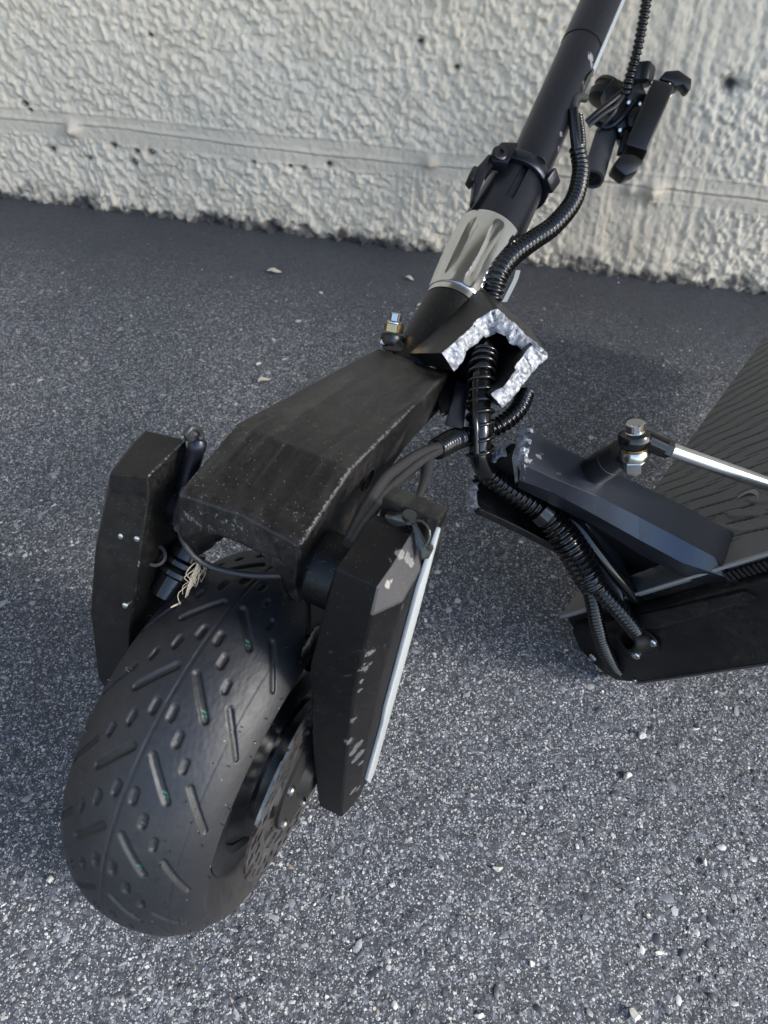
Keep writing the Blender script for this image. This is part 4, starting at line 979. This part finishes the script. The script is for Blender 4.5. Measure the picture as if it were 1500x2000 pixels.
tube('smooth_cable', [at(1098, 1008, .628), at(1125, 1022, .622), at(1160, 1070, .622), at(1200, 1120, .628), at(1240, 1165, .642), at(1262, 1186, .655)], .0058, M_HOSE, hn, sides=14)
# brake lines leaving towards the right arm
br = cable('brake_cable_bundle', 'thin black brake lines leaving a ribbed sleeve beside the fork crown', at(850, 880, .56))
tube('corrugated_hose', [at(1026, 770, .622), at(1012, 800, .612), at(985, 825, .606), at(950, 842, .602), at(915, 852, .592), at(880, 862, .580)], .0078, M_HOSE, br, pitch=.0046, depth=.22, sides=16)
tube('sleeve', [(*at(905, 853, .588), .0088), (*at(880, 862, .578), .0092), (*at(852, 878, .562), .0085)], .009, M_HOSE, br, pitch=.0036, depth=.16, sides=18)
tube('brake_line', [at(858, 872, .562), at(825, 884, .535), at(790, 905, .505), at(752, 935, .465), at(722, 980, .435), at(700, 1020, .420), at(682, 1062, .408)], .0040, M_CABLE, br, sides=12)
tube('brake_line', [at(858, 880, .558), at(832, 895, .532), at(795, 925, .497), at(758, 958, .458), at(730, 995, .432), at(705, 1035, .414), at(688, 1066, .405)], .0034, M_CABLE, br, sides=12)
tube('braided_line', [at(850, 885, .560), at(815, 905, .530), at(775, 930, .492), at(750, 955, .466), at(738, 975, .452)], .0028, M_PLAST, br, pitch=.0034, depth=.25, sides=10)
tube('sensor_wire', [(*at(838, 892, .552), .0042), (*at(833, 918, .520), .0042), (*at(829, 940, .490), .0034), (*at(820, 965, .455), .0023), (*at(808, 995, .420), .0021), (*at(800, 1018, .392), .0021)], .003, M_CABLE, br, sides=10)
# snapped clear clip at the end of the sensor wire
ck = at(800, 1018, .392)
clip_pts = [[at(748, 1008, .396), at(790, 1007, .392), at(798, 1022, .392), at(760, 1030, .398)]]
mk('broken_clip', *merge(prism_geo([at(750, 1008, .398), at(792, 1007, .393), at(800, 1026, .394), at(762, 1032, .399)], np.array([.002, .006, -.002])),
    prism_geo([at(803, 1022, .391), at(812, 1024, .391), at(834, 1068, .389), at(848, 1072, .389), at(838, 1092, .390), at(818, 1095, .392), at(816, 1066, .392)], np.array([0, .004, -.001]))), M_CLIP, br, bevel=.0006)
tube('clip_loop', [at(803, 1016, .390), at(824, 1018, .388), at(838, 1034, .388), at(838, 1054, .388), at(828, 1068, .389)], .0007, M_CLIP, br, sides=8)
lathe('clip_ring', at(799, 1012, .391), WU, [(0, .0026), (0, .0038), (.003, .0038), (.003, .0026)], M_CLIP, br, sides=18)
# wire looping under the crown front
fw = cable('front_wire', 'thin grey wire looping under the front lip of the fork crown', on_s(400, 1105, -.02))
tube('wire', [on_s(352, 1020, -.040), on_s(354, 1045, -.040), on_s(372, 1080, -.034), on_s(405, 1104, -.024), on_s(455, 1118, -.008), on_s(500, 1124, .006), on_s(552, 1124, .022)], .0020, M_CABLE, fw, sides=12)
# plug with a looped tail beside the left cover
pg = cable('cable_plug', 'black cable plug with a small looped tail above the left arm cover', on_s(376, 880, -.052), 'plug')
p0, p1 = on_s(388, 862, -.048), on_s(366, 935, -.052)
lathe('plug_body', p0, p1 - p0, [(-.002, .0034), (.0, .0050), (.004, .0056), (.0055, .0052), (.024, .0054), (.0245, .0050), (.034, .0050), (.036, .0040), (.060, .0036)], M_STEM, pg, sides=22)
tube('tail_loop', [on_s(388, 864, -.048), on_s(393, 852, -.048), on_s(390, 840, -.048), on_s(376, 835, -.048), on_s(365, 842, -.049), on_s(365, 854, -.050), on_s(374, 858, -.050)], .0020, M_CABLE, pg, sides=10)
tube('plug_lead', [p1, on_s(356, 975, -.050), on_s(348, 1010, -.046), on_s(350, 1032, -.040)], .0030, M_CABLE, pg, sides=10)

# tuft of frayed thread caught on the wire
tf = thing('thread_tuft', 'tuft of frayed pale thread caught on the thin wire above the tyre', 'thread', on_s(385, 1110, -.03))
gs = []
r_ = random.Random(7)
for k in range(17):
    pts = []; q = np.array([388 + r_.uniform(-6, 6), 1092 + r_.uniform(0, 22)]); n_ = r_.randint(4, 7); s_ = -.030
    for i in range(n_):
        pts.append(on_s(q[0], q[1], s_ - .0006 * i + r_.uniform(-.0012, .0012)))
        q = q + np.array([r_.uniform(-11, 5) + 7 * math.sin(k * 2.1 + i * 1.3), r_.uniform(4, 17)])
    gs.append(tube_geo(pts, .00016 + .00014 * r_.random(), sides=5, n=18))
for k in range(3):
    gs.append(tube_geo([on_s(390, 1090, -.030), on_s(376 + 3 * k, 1125, -.031), on_s(366 + 2 * k, 1150, -.032), on_s(360 + k, 1172, -.033), on_s(345 - 3 * k, 1180 + 2 * k, -.034), on_s(334, 1186, -.034)],   .00036, sides=6, n=26))
o = mk('thread_strands', *merge(*gs), M_THREAD, tf, smooth=60, kind='stuff')

# ================================================================== HANDLEBAR HANGING AT THE WALL
hb = thing('handlebar', 'black handlebar end with grip, lever and phone holder hanging in front of the wall', 'handlebar', at(1210, 240, 1.07))
def rod(name, a, b, r, mat, parent=hb, sides=20): return tube(name, [a, b], r, mat, parent, n=4, sides=sides)
g0, g1 = at(1184, 262, 1.075), at(1157, 350, 1.035)
gl = np.linalg.norm(g1 - g0); gp = []
for k in range(40):
    z = gl * k / 40; gp += [(z, .0158), (z + gl * .55 / 40, .0158), (z + gl * .6 / 40, .0150), (z + gl * .95 / 40, .0150)]
grip = lathe('grip', g0, g1 - g0, [(0, .013)] + gp + [(gl, .0156), (gl, .0120)], M_GRIP, hb, sides=32, smooth=40, cap=False)
lathe('grip_end', g0, g1 - g0, [(gl - .012, .0121), (gl - .006, .0121), (gl - .006, .002)], M_INNER, grip, sides=24, cap=False)
rod('bar_tube', at(1196, 225, 1.085), at(1176, 290, 1.065), .0110, M_PLAST)
lathe('control_drum', at(1172, 200, 1.085), at(1196, 155, 1.085) - at(1172, 200, 1.085), [(0, .010), (.002, .020), (.012, .022), (.014, .0185), (.022, .0185), (.024, .021), (.030, .019), (.034, .012)], M_PLAST, hb, sides=28, smooth=30)
lathe('clamp_knob', at(1249, 168, 1.06), at(1254, 128, 1.055) - at(1249, 168, 1.06), [(0, .012), (.004, .0165), (.022, .018), (.027, .016), (.028, .008)], M_PLAST, hb, sides=40, fn=lambda z, r, a: r * (1 + .10 * np.cos(a * 5)), smooth=40)
tube('brake_lever', [(*at(1146, 240, 1.05), .0050), (*at(1165, 222, 1.045), .0046), (*at(1195, 198, 1.045), .0052), (*at(1228, 172, 1.05), .0062)], .005, M_PLAST, hb, sides=12)
tube('lever_cable', [at(1150, 246, 1.045), at(1180, 222, 1.04), at(1205, 205, 1.04), at(1222, 178, 1.045)], .0032, M_CABLE, hb, sides=10)
V, F = box_geo(at(1207, 232, 1.07), ROT @ np.array([.014, .010, 0]), ROT @ np.array([-.012, .017, 0]), ROT @ np.array([0, 0, .016])); mk('clamp_block', V, F, M_PLAST, hb, bevel=.002)
V, F = box_geo(at(1238, 196, 1.065), ROT @ np.array([.012, .008, 0]), ROT @ np.array([-.007, .012, .003]), ROT @ np.array([0, 0, .012])); mk('holder_joint', V, F, M_PLAST, hb, bevel=.002)
V, F = box_geo(at(1217, 262, 1.07), ROT @ np.array([.008, .005, 0]), ROT @ np.array([-.008, .018, 0]), ROT @ np.array([0, 0, .010])); mk('lower_block', V, F, M_PLAST, hb, bevel=.002)
for (px, py, r) in ((1228, 200, .0036), (1275, 162, .0040), (1211, 254, .0036), (1250, 203, .0030)):
    lathe('holder_screw', at(px, py, 1.052), at(px - 3, py + 5, 1.0) - at(px - 3, py + 5, 1.052), [(0, r), (.004, r), (.0055, r * .6)], M_STEEL, hb, sides=12)
tube('second_lever', [(*at(1160, 236, 1.06), .0046), (*at(1186, 250, 1.05), .0040), (*at(1212, 232, 1.045), .0044), (*at(1240, 200, 1.05), .0050)], .0045, M_STEM, hb, sides=12)
tube('loose_cable', [at(1196, 176, 1.06), at(1206, 196, 1.045), at(1202, 216, 1.04), at(1186, 236, 1.045), at(1168, 258, 1.06)], .0028, M_CABLE, hb, sides=10)
lathe('clamp_ring', at(1198, 218, 1.075), at(1180, 270, 1.06) - at(1198, 218, 1.075), [(0, .0125), (0, .0165), (.010, .0165), (.010, .0125)], M_STEM, hb, sides=28, cap=False)
prism('lever_bracket', [at(1180, 176, 1.05), at(1200, 150, 1.05), at(1222, 160, 1.05), at(1228, 186, 1.05), at(1206, 206, 1.05), at(1186, 202, 1.05)], ROT @ np.array([0, 0, -.022]), M_PLAST, hb, bevel=.002)
prism('switch_box', [at(1226, 214, 1.045), at(1252, 206, 1.045), at(1262, 224, 1.045), at(1248, 250, 1.045), at(1228, 246, 1.045)], ROT @ np.array([0, 0, -.020]), M_PLAST, hb, bevel=.002)
prism('holder_arm', [at(1222, 250, 1.05), at(1236, 262, 1.05), at(1226, 300, 1.05), at(1208, 296, 1.05)], ROT @ np.array([0, 0, -.014]), M_PLAST, hb, bevel=.002)
# phone holder back plate seen edge-on
ha, hb_ = at(1290, 178, 1.04), at(1237, 305, 1.04); hx = (hb_ - ha) / 2; hm = (ha + hb_) / 2
side = np.cross(hx, EYE - hm); side /= np.linalg.norm(side); dep3 = np.cross(side, hx); dep3 /= np.linalg.norm(dep3)
V, F = box_geo(hm, hx, side * .0150, dep3 * .022); holder = mk('phone_holder', V, F, M_PLAST, hb, bevel=.003, seg=3)
V, F = box_geo(hm + side * (.0138 if side @ ROT[:, 0] < 0 else -.0138) * 1, hx * .82, side * .0022, dep3 * .016); mk('holder_backing', V, F, M_GRIP, holder, bevel=.001)
rod('jaw_rail', at(1288, 190, 1.035), at(1318, 150, 1.035), .0030, M_ROD, holder, 12); rod('jaw_rail', at(1300, 196, 1.05), at(1330, 165, 1.05), .0024, M_ROD, holder, 12)
prism('upper_jaw', [at(1289, 152, 1.03), at(1300, 138, 1.03), at(1326, 136, 1.03), at(1352, 154, 1.03), at(1350, 174, 1.03), at(1342, 176, 1.03), at(1334, 164, 1.03), at(1318, 168, 1.03), at(1310, 158, 1.03), at(1296, 156, 1.03)], ROT @ np.array([.001, .001, -.020]), M_PLAST, holder, bevel=.0018)
prism('lower_jaw', [at(1200, 325, 1.02), at(1208, 306, 1.02), at(1226, 300, 1.02), at(1240, 302, 1.02), at(1259, 315, 1.02), at(1246, 333, 1.02), at(1222, 343, 1.02)], ROT @ np.array([.001, .002, -.034]), M_PLAST, holder, bevel=.0025)
tube('hanging_hose', np.c_[[at(1272, -70, .98), at(1266, -20, .99), at(1256, 40, 1.0), at(1244, 100, 1.015), at(1230, 150, 1.03), at(1222, 185, 1.045)], [.0076] * 6], .0076, M_HOSE, hb, pitch=.0068, depth=.28, sides=16)

# ================================================================== LOOSE STONES AND LITTER
def stone(px, py, r, label, col=(.50, .47, .42), flat=.7, seed=0):
    rr_ = ray(px, py); c = EYE + rr_ * ((0.0 - EYE[2]) / rr_[2]); rg = random.Random(seed * 7 + 3)
    bm = bmesh.new(); bmesh.ops.create_icosphere(bm, subdivisions=3, radius=r)
    sx, sy = rg.uniform(.8, 1.3), rg.uniform(.7, 1.0)
    pl = [(Vector((rg.gauss(0, 1), rg.gauss(0, 1), rg.gauss(0, 1))).normalized(), rg.uniform(.38, .78) * r) for _ in range(13)]
    for v in bm.verts:
        for (n_, d_) in pl:
            k = v.co.dot(n_)
            if k > d_: v.co -= n_ * (k - d_)
        v.co.x *= sx; v.co.y *= sy; v.co.z *= flat
    me = bpy.data.meshes.new('loose_stone'); bm.to_mesh(me); bm.free(); me.shade_flat(); me.materials.append(mat_stone)
    o = bpy.data.objects.new('loose_stone', me); COL.objects.link(o); o.location = (c[0], c[1], r * flat * .55); o.rotation_euler = (0, 0, rg.uniform(0, 6))
    o['label'] = label; o['category'] = 'stone'; o['group'] = 'loose pale stones on the asphalt'
mat_stone = plain('pale_limestone', (.55, .52, .47), .7, 0, .5, .0015, 300)
for k, (px, py, r, lab) in enumerate(((1236, 1986, .0062, 'white angular stone at the bottom edge of the asphalt, bottom right'), (1224, 1518, .0046, 'white pebble in the open asphalt right of the arm foot'),
        (1254, 1438, .0044, 'cream pebble below the corner of the deck, nearest the deck of the pale stones'), (971, 1698, .0042, 'round cream pebble in the asphalt right of the brake disc'),
        (1037, 1881, .0040, 'flat white stone near the bottom middle of the asphalt'), (934, 1985, .0038, 'small pale stone at the bottom edge left of the white angular stone'),
        (97, 1720, .0036, 'white pebble on the asphalt just left of the tyre'), (1375, 1682, .0036, 'pale pebble on the right side of the open asphalt'), (1265, 1790, .0030, 'little white stone in the lower right asphalt'),
        (505, 712, .0055, 'pale crumb on the asphalt above the fork crown'), (1450, 1300, .0040, 'white grit lump beside the bottom edge of the deck plate'))):
    stone(px, py, r, lab, seed=k)
def leaf(px, py, L_, lab, rot, group='dry leaf scraps on the asphalt'):
    rr_ = ray(px, py); c = EYE + rr_ * ((0.0 - EYE[2]) / rr_[2]); n_ = 9; V = []
    for i in range(n_):
        f = i / (n_ - 1); wv = L_ * .28 * math.sin(math.pi * (.06 + .9 * f)) ** .8
        for j in (-1, 0, 1): V.append((L_ * (f - .5), wv * j, .0024 + .0020 * abs(j) + .002 * math.sin(f * 5)))
    V2 = [(a_, b_, c_ - .0004) for (a_, b_, c_) in V]
    F = [list(f) for f in gridf(n_, 3)]; F += [[i + len(V) for i in f[::-1]] for f in F]
    o = mk('leaf_scrap', V + V2, F, M_LEAF, smooth=60); o.location = (c[0], c[1], 0); o.rotation_euler = (0, 0, rot)
    o['label'] = lab; o['category'] = 'leaf'; o['group'] = group
leaf(536, 533, .024, 'pale dry leaf scrap on the dark tar near the wall', .1); leaf(516, 746, .018, 'tan leaf scrap on the asphalt behind the fork crown', .6)
leaf(800, 547, .016, 'brown leaf scrap left of the silver collar', -.3); leaf(822, 601, .012, 'tiny pale leaf scrap beside the dark head tube', .2)
